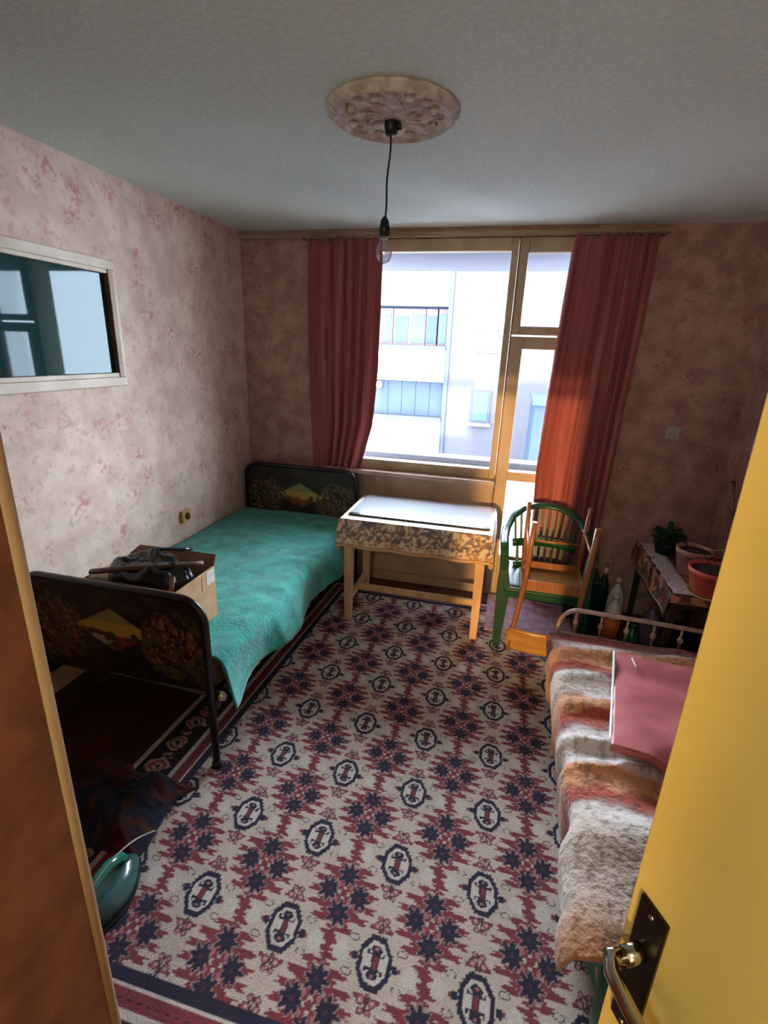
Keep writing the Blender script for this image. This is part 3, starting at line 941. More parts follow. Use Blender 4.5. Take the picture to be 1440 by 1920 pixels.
# unfolded cloth: drops in front and at both ends
U = (cx0 - dr) + (cx1 - cx0 + 2 * dr) * u
V = (cy0 - dr) + (cy1 - cy0 + dr) * v
ox = np.maximum(cx0 - U, 0) + np.maximum(U - cx1, 0)
oy = np.maximum(cy0 - V, 0)
dd = np.hypot(ox, oy) * 1.0
dd = np.minimum(dd, np.maximum(ox, oy) * 1.12)
sx = np.where(U < cx0, -1, 1)
Xc = np.clip(U, cx0, cx1); Yc = np.clip(V, cy0, cy1)
wav = 0.010 * np.sin(U * 23) * smoothstep(0.02, 0.18, oy) + 0.010 * np.sin(V * 21) * smoothstep(0.02, 0.18, ox)
Xc = Xc + sx * np.minimum(ox, 0.04) * 0.3 * (ox > 0) + sx * (wav * (ox > 0))
Yc = Yc - np.minimum(oy, 0.05) * 0.35 * (oy > 0) - wav * (oy > 0)
Zc = TZ + 0.004 - dd
Zc += 0.0015 * (fbm(U * 12, V * 12, 3) - 0.5) * (dd < 0.01)
o = np_grid('tablecloth', Xc, Yc, Zc, cloth_colors(np.where(oy > ox, U, V), dd), M_cloth, label='beige ornamented cloth hanging over the table by the window', cat='tablecloth')
solid(o, 0.003)
gs = thing('glass_sheet', (-0.46, 3.1, TZ + 0.006), 'glossy glass sheet with a dark front edge lying on the table', 'glass sheet')
MB().box(-0.915, -0.03, 2.895, 3.33, TZ + 0.0085, TZ + 0.0165, 0.002).build('sheet', M_gsheet, gs)
MB().box(-0.917, -0.028, 2.868, 2.894, TZ + 0.0075, TZ + 0.0155, 0.002).build('front_edge', M_gsheet_edge, gs)

# ------------------------------------------------------------------ green plastic armchair
gc = thing('plastic_chair', (0.315, 3.0, 0), 'green plastic armchair with slatted back in front of the balcony door', 'chair')
CX = 0.315


def sec_rect(cx, cy, z, wx, wy):
    return [(cx - wx, cy - wy, z), (cx + wx, cy - wy, z), (cx + wx, cy + wy, z), (cx - wx, cy + wy, z)]


for s in (-1, 1):
    MB().loft([sec_rect(CX + s * 0.236, 2.800, 0.016, 0.020, 0.016), sec_rect(CX + s * 0.232, 2.815, 0.20, 0.030, 0.02), sec_rect(CX + s * 0.228, 2.835, 0.40, 0.040, 0.028),
               sec_rect(CX + s * 0.236, 2.84, 0.52, 0.026, 0.024), sec_rect(CX + s * 0.246, 2.83, 0.665, 0.024, 0.024)], smooth=False).build('front_leg', M_plgreen, gc)
    MB().loft([sec_rect(CX + s * 0.225, 3.30, 0.026, 0.018, 0.018), sec_rect(CX + s * 0.205, 3.25, 0.22, 0.026, 0.024), sec_rect(CX + s * 0.19, 3.20, 0.42, 0.030, 0.03)], smooth=False).build('rear_leg', M_plgreen, gc)
rim = [(CX - 0.246, 2.805, 0.655), (CX - 0.250, 2.86, 0.675), (CX - 0.252, 2.95, 0.685), (CX - 0.244, 3.05, 0.71), (CX - 0.215, 3.15, 0.755), (CX - 0.15, 3.225, 0.795), (CX - 0.07, 3.255, 0.815), (CX, 3.262, 0.82)]
rim = rim + [(2 * CX - x, y, z) for x, y, z in reversed(rim[:-1])]
MB().tube(rim, 0.026, 12, flat=0.6).build('arm_rim', M_plgreen, gc)
u, v = np.meshgrid(np.linspace(-1, 1, 24), np.linspace(0, 1, 24))
np_seat = np_grid('seat', CX + u * (0.225 - 0.02 * v), 2.80 + 0.41 * v, 0.425 - 0.012 * (1 - u * u) * np.sin(v * PI) - 0.02 * np.clip(0.12 - v, 0, 1) / 0.12, None, M_plgreen, gc)
solid(np_seat, 0.012)
MB().box(CX - 0.21, CX + 0.21, 2.805, 2.82, 0.355, 0.418, 0.003).build('front_skirt', M_plgreen, gc)
for s in (-1, 1):
    MB().box(CX + s * 0.215 - 0.006, CX + s * 0.215 + 0.006, 2.83, 3.19, 0.365, 0.418, 0.002).build('side_skirt', M_plgreen, gc)


def back_pt(a, z):
    """point of the curved back shell, a in -1..1"""
    k = (z - 0.42) / 0.40
    return (CX + a * (0.175 + 0.05 * k), 3.19 + 0.065 * k - (0.055 + 0.03 * k) * a * a, z)


for k in range(11):
    a = -0.9 + 0.18 * k
    zt = 0.815 - 0.085 * a * a
    mb = MB()
    rings = []
    for z in np.linspace(0.60, zt, 5):
        p = Vector(back_pt(a, z)); w = 0.0085
        rings.append([(p.x - w, p.y - 0.005, z), (p.x + w, p.y - 0.005, z), (p.x + w, p.y + 0.005, z), (p.x - w, p.y + 0.005, z)])
    mb.loft(rings, smooth=False).build('slat', M_plgreen, gc)
for z0, z1 in ((0.555, 0.605), (0.415, 0.45)):
    rings = []
    for a in np.linspace(-1, 1, 15):
        p0, p1 = back_pt(a, z0), back_pt(a, z1)
        rings.append([(p0[0], p0[1] - 0.006, z0), (p1[0], p1[1] - 0.006, z1), (p1[0], p1[1] + 0.006, z1), (p0[0], p0[1] + 0.006, z0)])
    MB().loft(rings).build('back_band', M_plgreen, gc)
for k in range(9):
    a = -0.84 + 0.21 * k
    rings = []
    for z in np.linspace(0.445, 0.56, 3):
        p = Vector(back_pt(a, z)); w = 0.010
        rings.append([(p.x - w, p.y - 0.005, z), (p.x + w, p.y - 0.005, z), (p.x + w, p.y + 0.005, z), (p.x - w, p.y + 0.005, z)])
    MB().loft(rings, smooth=False).build('slat', M_plgreen, gc)

# ------------------------------------------------------------------ wooden chair turned upside down on the green one
wc = thing('wooden_chair', (0.36, 2.92, 0.43), 'varnished wooden chair turned upside down on the green plastic chair', 'chair')
S0 = 0.432                                     # the seat lies face down here
xa, xb = 0.195, 0.525


def post(p0, p1, w0, w1, name='leg', mid=None):
    pts = [Vector(p0)] + ([Vector(m_) for m_ in mid] if mid else []) + [Vector(p1)]
    n_ = len(pts)
    ws = [w0 + (w1 - w0) * i / (n_ - 1) for i in range(n_)]
    return MB().tube(pts, [w * 1.25 for w in ws], 4 * 2, upv=(0, 1, 0)).build(name, M_chairwood, wc)


# rear posts: leg tips up, back posts hanging down in front of the green seat
post((xa + 0.015, 2.715, 0.875), (xa - 0.04, 2.705, 0.055), 0.013, 0.012, 'back_post', [(xa + 0.012, 2.735, 0.66), (xa + 0.005, 2.752, 0.46), (xa - 0.012, 2.735, 0.33), (xa - 0.03, 2.725, 0.17)])
post((xb + 0.015, 2.715, 0.875), (xb - 0.03, 2.705, 0.055), 0.013, 0.012, 'back_post', [(xb + 0.010, 2.735, 0.66), (xb, 2.752, 0.46), (xb - 0.010, 2.735, 0.33), (xb - 0.02, 2.725, 0.17)])
post((xa - 0.005, 3.085, 0.885), (xa + 0.01, 3.055, 0.455), 0.011, 0.015, 'front_leg')
post((xb + 0.025, 3.085, 0.885), (xb + 0.005, 3.055, 0.455), 0.011, 0.015, 'front_leg')
MB().box(xa - 0.012, xb + 0.02, 2.765, 3.075, S0, S0 + 0.020, 0.006).build('seat', M_ply, wc)
MB().box(xa + 0.02, xb - 0.02, 2.752, 2.766, S0 + 0.012, S0 + 0.075, 0.002).build('seat_rail', M_chairwood, wc)
MB().box(xa + 0.02, xb - 0.01, 3.04, 3.056, S0 + 0.020, S0 + 0.075, 0.002).build('seat_rail', M_chairwood, wc)
for x in (xa + 0.002, xb - 0.008):
    MB().box(x, x + 0.014, 2.766, 3.04, S0 + 0.020, S0 + 0.075, 0.002).build('seat_rail', M_chairwood, wc)
for x in (xa + 0.004, xb + 0.012):
    MB().tube([(x, 2.733, 0.70), (x, 3.075, 0.72)], 0.0085, 8).build('stretcher', M_chairwood, wc)
MB().tube([(xa, 3.072, 0.64), (xb + 0.015, 3.072, 0.64)], 0.0085, 8).build('stretcher', M_chairwood, wc)


def backrest(u_, v_):
    a = 2 * u_ - 1
    z = 0.070 + 0.135 * v_
    rc_ = max(0, abs(a) - 0.82) / 0.18
    z = 0.137 + (z - 0.137) * (1 - 0.35 * rc_ * rc_)
    return ((xa + xb) / 2 - 0.022 + a * 0.205, 2.70 + 0.012 * v_ - 0.040 * (1 - a * a) + 0.012, z)


br = MB().grid(backrest, 26, 8).build('backrest', M_ply, wc)
solid(br, 0.009, 0)

# ------------------------------------------------------------------ right bed
b2 = thing('bed', (0.75, 1.65, 0), 'low bed with cream tubular head rail along the right wall', 'bed', 'single beds')
rl = [(0.405, 2.635, 0.012), (0.405, 2.635, 0.30)]
for a in np.linspace(0, PI / 2, 8)[1:]:
    rl.append((0.405 + 0.10 - 0.10 * math.cos(a), 2.635 - 0.01 * a, 0.31 + 0.115 * math.sin(a)))
rl += [(0.80, 2.605, 0.425)]
for a in np.linspace(0, PI / 2, 8):
    rl.append((1.22 + 0.09 * math.sin(a), 2.58, 0.33 + 0.09 * math.cos(a)))
rl.append((1.31, 2.58, 0.012))
MB().tube(rl, 0.0125, 12, upv=(0, 1, 0)).build('head_rail', M_offmetal, b2)
MB().tube([(0.405, 2.635, 0.27), (1.31, 2.58, 0.27)], 0.009, 8).build('cross_bar', M_offmetal, b2)
for x in (0.49, 0.62, 0.75, 0.88, 1.01, 1.14):
    yy = 2.635 - 0.055 * (x - 0.405) / 0.905
    o_ = MB().tube([(x, yy, 0.27), (x, yy, 0.42)], 0.006, 8).build('spindle', M_offmetal, b2)
    MB().lathe([(0, -0.02), (0.010, -0.016), (0.016, 0), (0.010, 0.016), (0, 0.02)], (x, yy, 0.345), 12).build('knuckle', M_offmetal, o_)
for x, y in ((0.42, 0.66), (1.29, 0.62)):
    MB().tube([(x, y, 0.012), (x, y, 0.27)], 0.0125, 10).build('leg', M_offmetal, b2)
for x in (0.42, 1.27):
    MB().box(x - 0.012, x + 0.012, 0.66, 2.57, 0.10, 0.145, 0.003).build('side_rail', M_offmetal, b2)
MB().box(0.41, 1.29, 0.64, 2.565, 0.145, 0.270, 0.03).build('mattress', M_ticking, b2)
# green bedspread reaching the floor
nu, nv = 60, 90
u, v = np.meshgrid(np.linspace(0, 1, nu), np.linspace(0, 1, nv))
Yg = 0.66 + 1.30 * v
Xg = np.interp(u, [0, 0.27, 0.31, 0.36, 1], [0.395, 0.385, 0.395, 0.43, 1.30]); Zg = np.interp(u, [0, 0.27, 0.31, 0.36, 1], [0.035, 0.250, 0.275, 0.284, 0.290])
sd = 1 - smoothstep(0.2, 0.34, u)
Xg = Xg + sd * (0.012 * np.sin(Yg * 31 + 2 * fbm(Yg * 3, u * 2, 3)) + 0.006)
Zg = Zg + 0.006 * fbm(Xg * 8, Yg * 8, 70)
o = np_grid('bedspread', Xg, Yg, Zg, None, M_green2, label='green bedspread hanging to the floor at the low right bed', cat='bedspread')
solid(o, 0.006)

# furry striped blanket
WHT, TAN, RUST, MAUVE, BEIGE = L3(214, 204, 196), L3(206, 142, 96), L3(168, 66, 38), L3(150, 96, 88), L3(200, 182, 168)
nu, nv = 150, 260
u, v = np.meshgrid(np.linspace(0, 1, nu), np.linspace(0, 1, nv))
Yf = 0.985 + (2.575 - 0.985) * v
ps = [0, 0.20, 0.255, 0.30, 0.36, 1.0]
Xf = np.interp(u, ps, [0.375, 0.345, 0.352, 0.385, 0.45, 1.33]); Zf = np.interp(u, ps, [0.055, 0.260, 0.308, 0.326, 0.330, 0.336])
nA = fbm(Xf * 5, Yf * 5, 81, 4); nB = fbm(u * 5, Yf * 14, 85, 3)
sd = 1 - smoothstep(0.18, 0.34, u)
Xf += sd * (0.03 * (fbm(Yf * 3.2, u * 2, 87, 3) - 0.5) * 2 + 0.010 * np.sin(Yf * 24))
fold = sum(h_ * np.exp(-((Yf - y_ - 0.10 * (Xf - 0.4) - 0.05 * (nA - 0.5)) / w_) ** 2) for y_, h_, w_ in
           ((2.32, 0.035, 0.06), (2.12, 0.03, 0.05), (1.92, 0.032, 0.05), (1.70, 0.030, 0.035), (1.58, 0.022, 0.03), (1.30, 0.035, 0.09)))
Zf += fold * (1 - 0.75 * sd) + 0.03 * (nA - 0.5) * (1 - sd) + 0.012 * (nB - 0.5)
Xf -= sd * fold * 0.6
# near left corner pulled out over the rug, near edge sagging
crn = np.exp(-((Yf - 1.05) / 0.16) ** 2) * (1 - smoothstep(0.22, 0.42, u))
Xf -= crn * (0.10 * (1 - u / 0.42))
Zf += crn * 0.16 * (1 - smoothstep(0.0, 0.24, u))
Yf = Yf - 0.05 * (1 - smoothstep(0, 0.10, v)) * np.sin(u * 6) * 0.6
Zf -= 0.02 * (1 - smoothstep(0.0, 0.05, v))
Zf -= 0.035 * smoothstep(2.40, 2.57, Yf) * (1 - sd)
# colours: bands of white, tan and rust
ph = ((Yf + 0.10 * (nA - 0.5) * 2 + 0.05 * (fbm(Xf * 20, Yf * 20, 90, 2) - 0.5) - 0.08 * (Xf - 0.4) - 1.335) / 0.385) % 1.0
ph = 1 - ph
K = [(0.0, WHT), (0.30, WHT), (0.40, TAN), (0.58, TAN), (0.66, RUST), (0.76, RUST), (0.84, MAUVE), (0.90, WHT), (1.0, WHT)]
colf = np.stack([np.interp(ph, [k[0] for k in K], [k[1][c] for k in K]) for c in range(3)], -1)
ms = sd[..., None] * smoothstep(0.42, 0.60, fbm(Yf * 6, u * 6, 93, 3))[..., None] * 0.85
colf = colf * (1 - ms) + MAUVE * ms
far = smoothstep(2.38, 2.50, Yf + 0.12 * (nA - 0.5))[..., None]
rr_ = smoothstep(0.42, 0.58, fbm(Xf * 6, Yf * 6, 97, 3))[..., None]
colf = colf * (1 - far) + far * (RUST * rr_ + MAUVE * (1 - rr_))
near = (1 - smoothstep(1.26, 1.34, Yf + 0.35 * (0.55 - Xf) * -1 + 0.06 * (nA - 0.5)))[..., None]
nb_ = smoothstep(0.0, 0.10, v)[..., None]
colf = colf * (1 - near) + near * (BEIGE * nb_ + TAN * 0.8 * (1 - nb_))
colf *= (0.82 + 0.3 * fbm(Xf * 45, Yf * 45, 99, 3))[..., None]
colf *= (1 - 0.35 * (fbm(Xf * 70, Yf * 30, 101, 2) > 0.66))[..., None]
o = np_grid('fur_blanket', Xf, Yf, Zf, np.clip(colf, 0, 1), M_fur, label='furry blanket banded in white, tan and rust on the low bed', cat='blanket')
solid(o, 0.014)

# pink oilcloth folded on the blanket
pk = thing('pink_cloth', (0.75, 1.87, 0.43), 'folded pink oilcloth with a white edge lying on the furry blanket', 'cloth')
u, v = np.meshgrid(np.linspace(0, 1, 46), np.linspace(0, 1, 56))
Xp = (0.492 + 0.130 * v) + u * (0.50 + 0.03 * v)
Yp = 1.610 + 0.665 * v - 0.03 * u
Zp = 0.398 + 0.030 * fbm(Xp * 5, Yp * 5, 103, 3) + 0.010 * np.sin(Yp * 26 + 3 * u) * np.exp(-((v - 0.85) / 0.2) ** 2) - 0.012 * np.clip(u - 0.1, 0, 1)
Zp -= 0.05 * (1 - smoothstep(0, 0.16, v)) * smoothstep(0.25, 0.5, u)
Yp -= 0.05 * (1 - smoothstep(0, 0.2, v)) * smoothstep(0.2, 0.6, u)
o = np_grid('sheet', Xp, Yp, Zp, None, M_pink, pk)
solid(o, 0.028)
MB().tube([(0.490 + 0.130 * t_, 1.610 + 0.665 * t_, 0.402 + 0.02 * fbm(t_ * 3, 0.5, 5)) for t_ in np.linspace(0.02, 1.0, 18)], 0.0065, 8, flat=1.4).build('white_edge', M_white, pk)
MB().tube([(0.685 + 0.004 * t_, 2.16 - 0.08 * t_ + 0.06, 0.422) for t_ in np.linspace(0, 1, 5)], 0.004, 6).build('string', M_white, pk)

# ------------------------------------------------------------------ plant table in the right far corner
pt = thing('plant_table', (1.15, 3.0, 0), 'low dark table under a floral oilcloth in the far right corner', 'table')
PX0, PX1, PY0, PY1, PZ = 0.94, 1.37, 2.66, 3.47, 0.575
MB().box(PX0, PX1, PY0, PY1, PZ - 0.03, PZ, 0.004).build('table_top', M_dkwood, pt)
for x in (PX0 + 0.02, PX1 - 0.055):
    for y in (PY0 + 0.03, PY1 - 0.065):
        MB().loft([sec_rect(x + 0.018, y + 0.018, 0.0, 0.014, 0.014), sec_rect(x + 0.018, y + 0.018, PZ - 0.03, 0.019, 0.019)], smooth=False).build('leg', M_dkwood, pt)
MB().box(PX0 + 0.05, PX1 - 0.05, PY0 + 0.05, PY0 + 0.066, PZ - 0.10, PZ - 0.03).build('apron', M_dkwood, pt)
MB().box(PX0 + 0.04, PX0 + 0.056, PY0 + 0.07, PY1 - 0.07, PZ - 0.10, PZ - 0.03).build('apron', M_dkwood, pt)
u, v = np.meshgrid(np.linspace(0, 1, 70), np.linspace(0, 1, 110))
U = (PX0 - 0.125) + (PX1 - PX0 + 0.12) * u
V = (PY0 - 0.05) + (PY1 - PY0 + 0.04) * v
ox = np.maximum(PX0 - 0.004 - U, 0); oy = np.maximum(PY0 - 0.004 - V, 0)
Xo = np.clip(U, PX0 - 0.004, PX1) - 0.15 * ox - 0.006 * np.sin(V * 20) * (ox > 0.02)
Yo = np.clip(V, PY0 - 0.004, PY1) - 0.2 * oy
Zo = PZ + 0.004 - np.maximum(ox, oy)
co = np.zeros(u.shape + (3,)) + L3(56, 60, 40)
na = fbm(U * 18, V * 18, 111, 3); nb2 = fbm(U * 22 + 3, V * 22, 117, 2)
co[na > 0.55] = L3(140, 84, 62); co[nb2 > 0.60] = L3(196, 142, 104); co[nb2 < 0.36] = L3(104, 44, 44); co[(na < 0.36)] = L3(84, 92, 62)
co[(ox > 0.113) | (oy > 0.044)] = L3(168, 160, 116)
o = np_grid('oilcloth', Xo, Yo, Zo, co, M_oilcloth, label='floral oilcloth hanging over the edge of the plant table', cat='tablecloth')
solid(o, 0.003)
u, v = np.meshgrid(np.linspace(0, 1, 14), np.linspace(0, 1, 60))
o = np_grid('lace_runner', PX0 + 0.005 + 0.011 * np.abs(np.sin(v * PI * 7)) * (u < 0.2) + 0.11 * u + 0.02 * v * 0, 2.66 + 0.78 * v, PZ + 0.0085 + 0.003 * fbm(u * 3, v * 8, 121), None, M_lace,
            label='white lace runner along the plant table under the pots', cat='runner')
solid(o, 0.002)


def pot(name, loc, r, hgt, m, label, group='flower pots on the corner table'):
    t = thing(name, loc, label, 'flower pot', group)
    pr = [(0.0, 0.0), (r * 0.72, 0.0), (r * 0.74, 0.004), (r * 0.95, hgt * 0.80), (r * 1.0, hgt * 0.80), (r * 1.02, hgt), (r * 0.93, hgt), (r * 0.88, hgt * 0.84), (0.0, hgt * 0.82)]
    MB().lathe(pr[:-1] + [(r * 0.86, hgt * 0.78)], loc, 32).build('pot_body', m, t)
    MB().lathe([(0.0, 0.0), (r * 0.87, 0.0), (r * 0.87, 0.012), (r * 0.4, 0.020), (0.0, 0.018)], (loc[0], loc[1], loc[2] + hgt * 0.80), 28).build('soil', M_soil, t)
    return t


ZP = PZ + 0.010
p1 = pot('flower_pot', (1.125, 2.70, PZ + 0.022), 0.118, 0.135, M_terra, 'large terracotta pot nearest the yellow door on the plant table')
MB().lathe([(0, 0), (0.095, 0), (0.108, 0.014), (0.104, 0.016), (0.09, 0.008), (0, 0.008)], (1.125, 2.70, PZ + 0.010), 28).build('saucer', M_lip, p1)
p2_ = pot('flower_pot', (1.12, 2.98, ZP), 0.095, 0.15, M_potgrey, 'pinkish plastic pot behind the large terracotta pot')
p3 = pot('flower_pot', (1.275, 2.90, ZP), 0.075, 0.13, M_terra, 'small terracotta pot with bare twigs beside the right wall')
p4 = pot('flower_pot', (1.06, 3.27, ZP), 0.075, 0.07, M_bottledk, 'low dark pot with a bushy green plant by the back wall')


def leaf_obj(base, tip, width, m, parent, name='leaf', droop=0.03):
    b, t = Vector(base), Vector(tip)
    d = t - b
    s = d.cross(Vector((0, 0, 1)))
    s = s.normalized() if s.length > 1e-4 else Vector((1, 0, 0))
    vs, fs = [], []
    n = 6
    for i in range(n + 1):
        k = i / n
        w = width * math.sin(PI * min(k * 0.95 + 0.05, 1.0)) ** 0.8
        c = b + d * k + Vector((0, 0, droop * math.sin(k * PI)))
        vs += [c - s * w, c + Vector((0, 0, -width * 0.3)), c + s * w]
    for i in range(n):
        a = i * 3
        fs += [(a, a + 1, a + 4, a + 3), (a + 1, a + 2, a + 5, a + 4)]
    o = MB().add(vs, fs, True).build(name, m, parent)
    solid(o, 0.0012, 0)
    return o


rnd = random.Random(5)
for k in range(34):                       # bushy plant
    a = rnd.uniform(0, 2 * PI); e = rnd.uniform(0.15, 1.2)
    L = rnd.uniform(0.06, 0.11)
    b = (1.06 + 0.03 * math.cos(a), 3.27 + 0.03 * math.sin(a), ZP + 0.055 + rnd.uniform(0, 0.05))
    tp = (b[0] + L * math.cos(a) * math.cos(e), min(b[1] + L * math.sin(a) * math.cos(e), 3.44), b[2] + L * math.sin(e))
    leaf_obj(b, tp, rnd.uniform(0.014, 0.024), M_leaf, p4)
for k in range(3):                        # thin stems in the big pot
    a = 0.6 + k * 1.9
    MB().tube([(1.125 + 0.02 * k, 2.70, 0.70), (1.12 + 0.06 * math.cos(a), 2.72 + 0.05 * math.sin(a), 0.79), (1.12 + 0.13 * math.cos(a), 2.72 + 0.1 * math.sin(a), 0.80)], 0.0022, 6).build('stem', M_twig, p1)
leaf_obj((1.14, 2.97, 0.70), (1.26, 2.85, 0.775), 0.018, M_leafy, p2_)
leaf_obj((1.10, 3.0, 0.70), (1.02, 3.06, 0.80), 0.014, M_leaf, p2_)
for k in range(7):                        # bare twigs
    a = -2.6 + k * 0.75
    h_ = 0.16 + 0.26 * rnd.random()
    P0 = Vector((1.275, 2.90, 0.685))
    P1 = P0 + Vector((0.03 * math.cos(a), 0.05 * math.sin(a), h_ * 0.5))
    P2 = P0 + Vector((0.065 * math.cos(a + 0.3), 0.11 * math.sin(a + 0.3), h_))
    s_ = MB().tube([P0, P1, P2], [0.0045, 0.0035, 0.0018], 6).build('twig', M_twig, p3)
    for q in range(2):
        B = P1.lerp(P2, 0.3 + 0.35 * q)
        T2 = B + Vector((0.045 * math.cos(a + 1.4 - 2.4 * q), 0.05 * math.sin(a + 1.4 - 2.4 * q), 0.05))
        MB().tube([B, T2], [0.0022, 0.0012], 5).build('side_twig', M_twig, s_)
    if k % 2 == 0:
        leaf_obj(P2, P2 + Vector((0.03 * math.cos(a), 0.04 * math.sin(a), 0.02)), 0.010, M_leafy if k % 4 == 0 else M_twig, p3)


# ------------------------------------------------------------------ bottles behind the right bed's head rail
def bottle(name, x, y, r, hgt, m, label, cap=None, band=None, sq=1.0):
    t = thing(name, (x, y, 0.0), label, 'bottle', 'bottles on the floor behind the low bed')
    MB().lathe([(0, 0.0), (r * 0.92, 0.0), (r, 0.01), (r, hgt * 0.55), (r * 0.96, hgt * 0.62), (r * 0.70, hgt * 0.76), (r * 0.36, hgt * 0.86), (r * 0.30, hgt * 0.92), (0, hgt * 0.92)], (x, y, 0), 24).build('bottle_body', m, t)
    MB().lathe([(0, 0.0), (r * 0.40, 0.0), (r * 0.40, hgt * 0.09), (r * 0.30, hgt * 0.10), (0, hgt * 0.10)], (x, y, hgt * 0.90), 18).build('cap', cap or M_white, t)
    if band:
        MB().lathe([(r * 0.9, 0.0), (r * 1.015, 0.0), (r * 1.015, hgt * band[2]), (r * 0.9, hgt * band[2])], (x, y, hgt * band[1]), 24).build('label_band', band[0], t)
    return t


bottle('bottle', 0.790, 3.10, 0.052, 0.335, M_white, 'white bottle with an orange label behind the head rail', M_white, (M_orange, 0.12, 0.42))
bottle('bottle', 0.828, 3.26, 0.050, 0.38, M_lilacglass if False else M_white, 'tall white bottle behind the orange-labelled one', M_casing)
bottle('bottle', 0.762, 3.36, 0.040, 0.40, M_bottledk, 'dark green bottle with a white cap, farthest of the bottles', M_white)
bottle('bottle', 0.875, 2.93, 0.046, 0.235, M_bottlegreen, 'bright green bottle beside the white bottle with orange label', M_bottlegreen)
bottle('bottle', 1.02, 3.10, 0.065, 0.30, M_lilacglass, 'fat lilac bottle under the plant table', M_lilacglass)

# blue-black bucket and box between green chair and curtain
MB().box(0.585, 0.70, 3.10, 3.36, 0.014, 0.40, 0.012).build('dark_crate', M_bottledk, label='dark teal crate on the floor behind the upturned wooden chair', cat='crate')

# ------------------------------------------------------------------ ceiling rose and pendant
rs = thing('ceiling_rose', (-0.475, 1.905, H), 'round plaster ceiling rose with relief leaves around the pendant', 'ceiling rose')
RCX, RCY = -0.475, 1.905
rp_ = [(0.216, 0.0), (0.220, -0.006), (0.218, -0.012), (0.206, -0.018), (0.200, -0.026), (0.193, -0.030), (0.186, -0.026), (0.178, -0.018), (0.165, -0.015), (0.12, -0.015), (0.06, -0.017), (0.0, -0.018)]
MB().lathe([(r, z) for r, z in rp_], (RCX, RCY, H), 64).build('disc', M_plaster, rs)
for k in range(8):
    a0 = 2 * PI * k / 8 + 0.2

    def leaf_fn(u_, v_, a0=a0):
        t_ = u_
        w = 0.030 * math.sin(PI * min(0.06 + t_ * 0.92, 1)) ** 0.7
        r = 0.055 + 0.115 * t_
        off = (2 * v_ - 1) * w * (1 + 0.15 * math.sin(t_ * 18))
        x = RCX + r * math.cos(a0) - off * math.sin(a0); y = RCY + r * math.sin(a0) + off * math.cos(a0)
        z = H - 0.014 - 0.013 * (1 - (2 * v_ - 1) ** 2) * (0.6 + 0.4 * math.sin(t_ * PI)) + 0.004 * (abs(2 * v_ - 1) < 0.12)
        return (x, y, z)
    MB().grid(leaf_fn, 12, 8).build('relief_leaf', M_plaster, rs)
    a1 = a0 + PI / 8
    MB().lathe([(0.0, -0.030), (0.008, -0.029), (0.014, -0.024), (0.018, -0.014), (0.0, -0.012)], (RCX + 0.145 * math.cos(a1), RCY + 0.145 * math.sin(a1), H), 14).build('relief_bud', M_plaster, rs)
    MB().tube([(RCX + r_ * math.cos(a1 + 0.25 * math.sin(r_ * 40)), RCY + r_ * math.sin(a1 + 0.25 * math.sin(r_ * 40)), H - 0.018) for r_ in np.linspace(0.05, 0.125, 9)], 0.006, 6).build('relief_scroll', M_plaster, rs)
pn = thing('pendant_lamp', (-0.49, 1.95, H), 'bare light bulb hanging on a black cord from the ceiling rose', 'lamp')
PXc, PYc = -0.490, 1.945
MB().lathe([(0, -0.016), (0.022, -0.016), (0.024, -0.022), (0.021, -0.052), (0.008, -0.058), (0, -0.058)], (PXc, PYc, H), 20).build('ceiling_cap', M_cordblk, pn)
MB().tube([(PXc + 0.02, PYc + 0.004, H - 0.03), (PXc + 0.034, PYc + 0.004, H - 0.028)], 0.012, 10).build('terminal', M_cordblk, pn)
MB().tube([(PXc - 0.012 * t_ + 0.0025 * math.sin(t_ * 9), PYc, H - 0.055 - 0.25 * t_) for t_ in np.linspace(0, 1, 14)], 0.0035, 8).build('cord', M_cordblk, pn)
bx_, bz_ = PXc - 0.012, H - 0.30
MB().lathe([(0, 0), (0.006, 0.0), (0.015, -0.014), (0.017, -0.03), (0.019, -0.034), (0.019, -0.062), (0.0, -0.062)], (bx_, PYc, bz_), 20).build('lamp_holder', M_cordblk, pn)
bu = MB().lathe([(0.0, -0.058), (0.0135, -0.058), (0.0135, -0.072), (0.017, -0.082), (0.026, -0.098), (0.030, -0.115), (0.028, -0.132), (0.019, -0.146), (0.008, -0.152), (0, -0.153)], (bx_, PYc, bz_), 28).build('bulb', M_bulb, pn)
MB().lathe([(0, -0.06), (0.0125, -0.06), (0.0125, -0.07), (0.0, -0.07)], (bx_, PYc, bz_), 16).build('bulb_cap', M_brass, bu)
MB().tube([(bx_, PYc, bz_ - 0.07), (bx_, PYc, bz_ - 0.105)], 0.0035, 8).build('filament_post', M_white, bu)

# ------------------------------------------------------------------ socket, switch
so = thing('wall_socket', (XL, 2.64, 0.684), 'aged yellow wall socket above the turquoise blanket', 'socket')
MB().box(XL, XL + 0.022, 2.60, 2.68, 0.645, 0.723, 0.005).build('plate', M_socket, so)
o = MB().lathe([(0, 0), (0.020, 0), (0.022, 0.004), (0.022, 0.010), (0, 0.010)], (0, 0, 0), 20).build('well', M_darkhole, so)
o.rotation_euler = (0, PI / 2, 0)
o.matrix_parent_inverse = Matrix.Identity(4)
o.location = (0.018, 0.004, 0.0)
sw = thing('light_switch', (1.035, YB, 1.305), 'square pale grey light switch on the back wall', 'light switch')
MB().box(0.995, 1.075, YB - 0.012, YB, 1.268, 1.348, 0.004).build('plate', M_switch, sw)
MB().box(1.012, 1.058, YB - 0.019, YB - 0.011, 1.284, 1.332, 0.004).build('rocker', M_switch, sw)

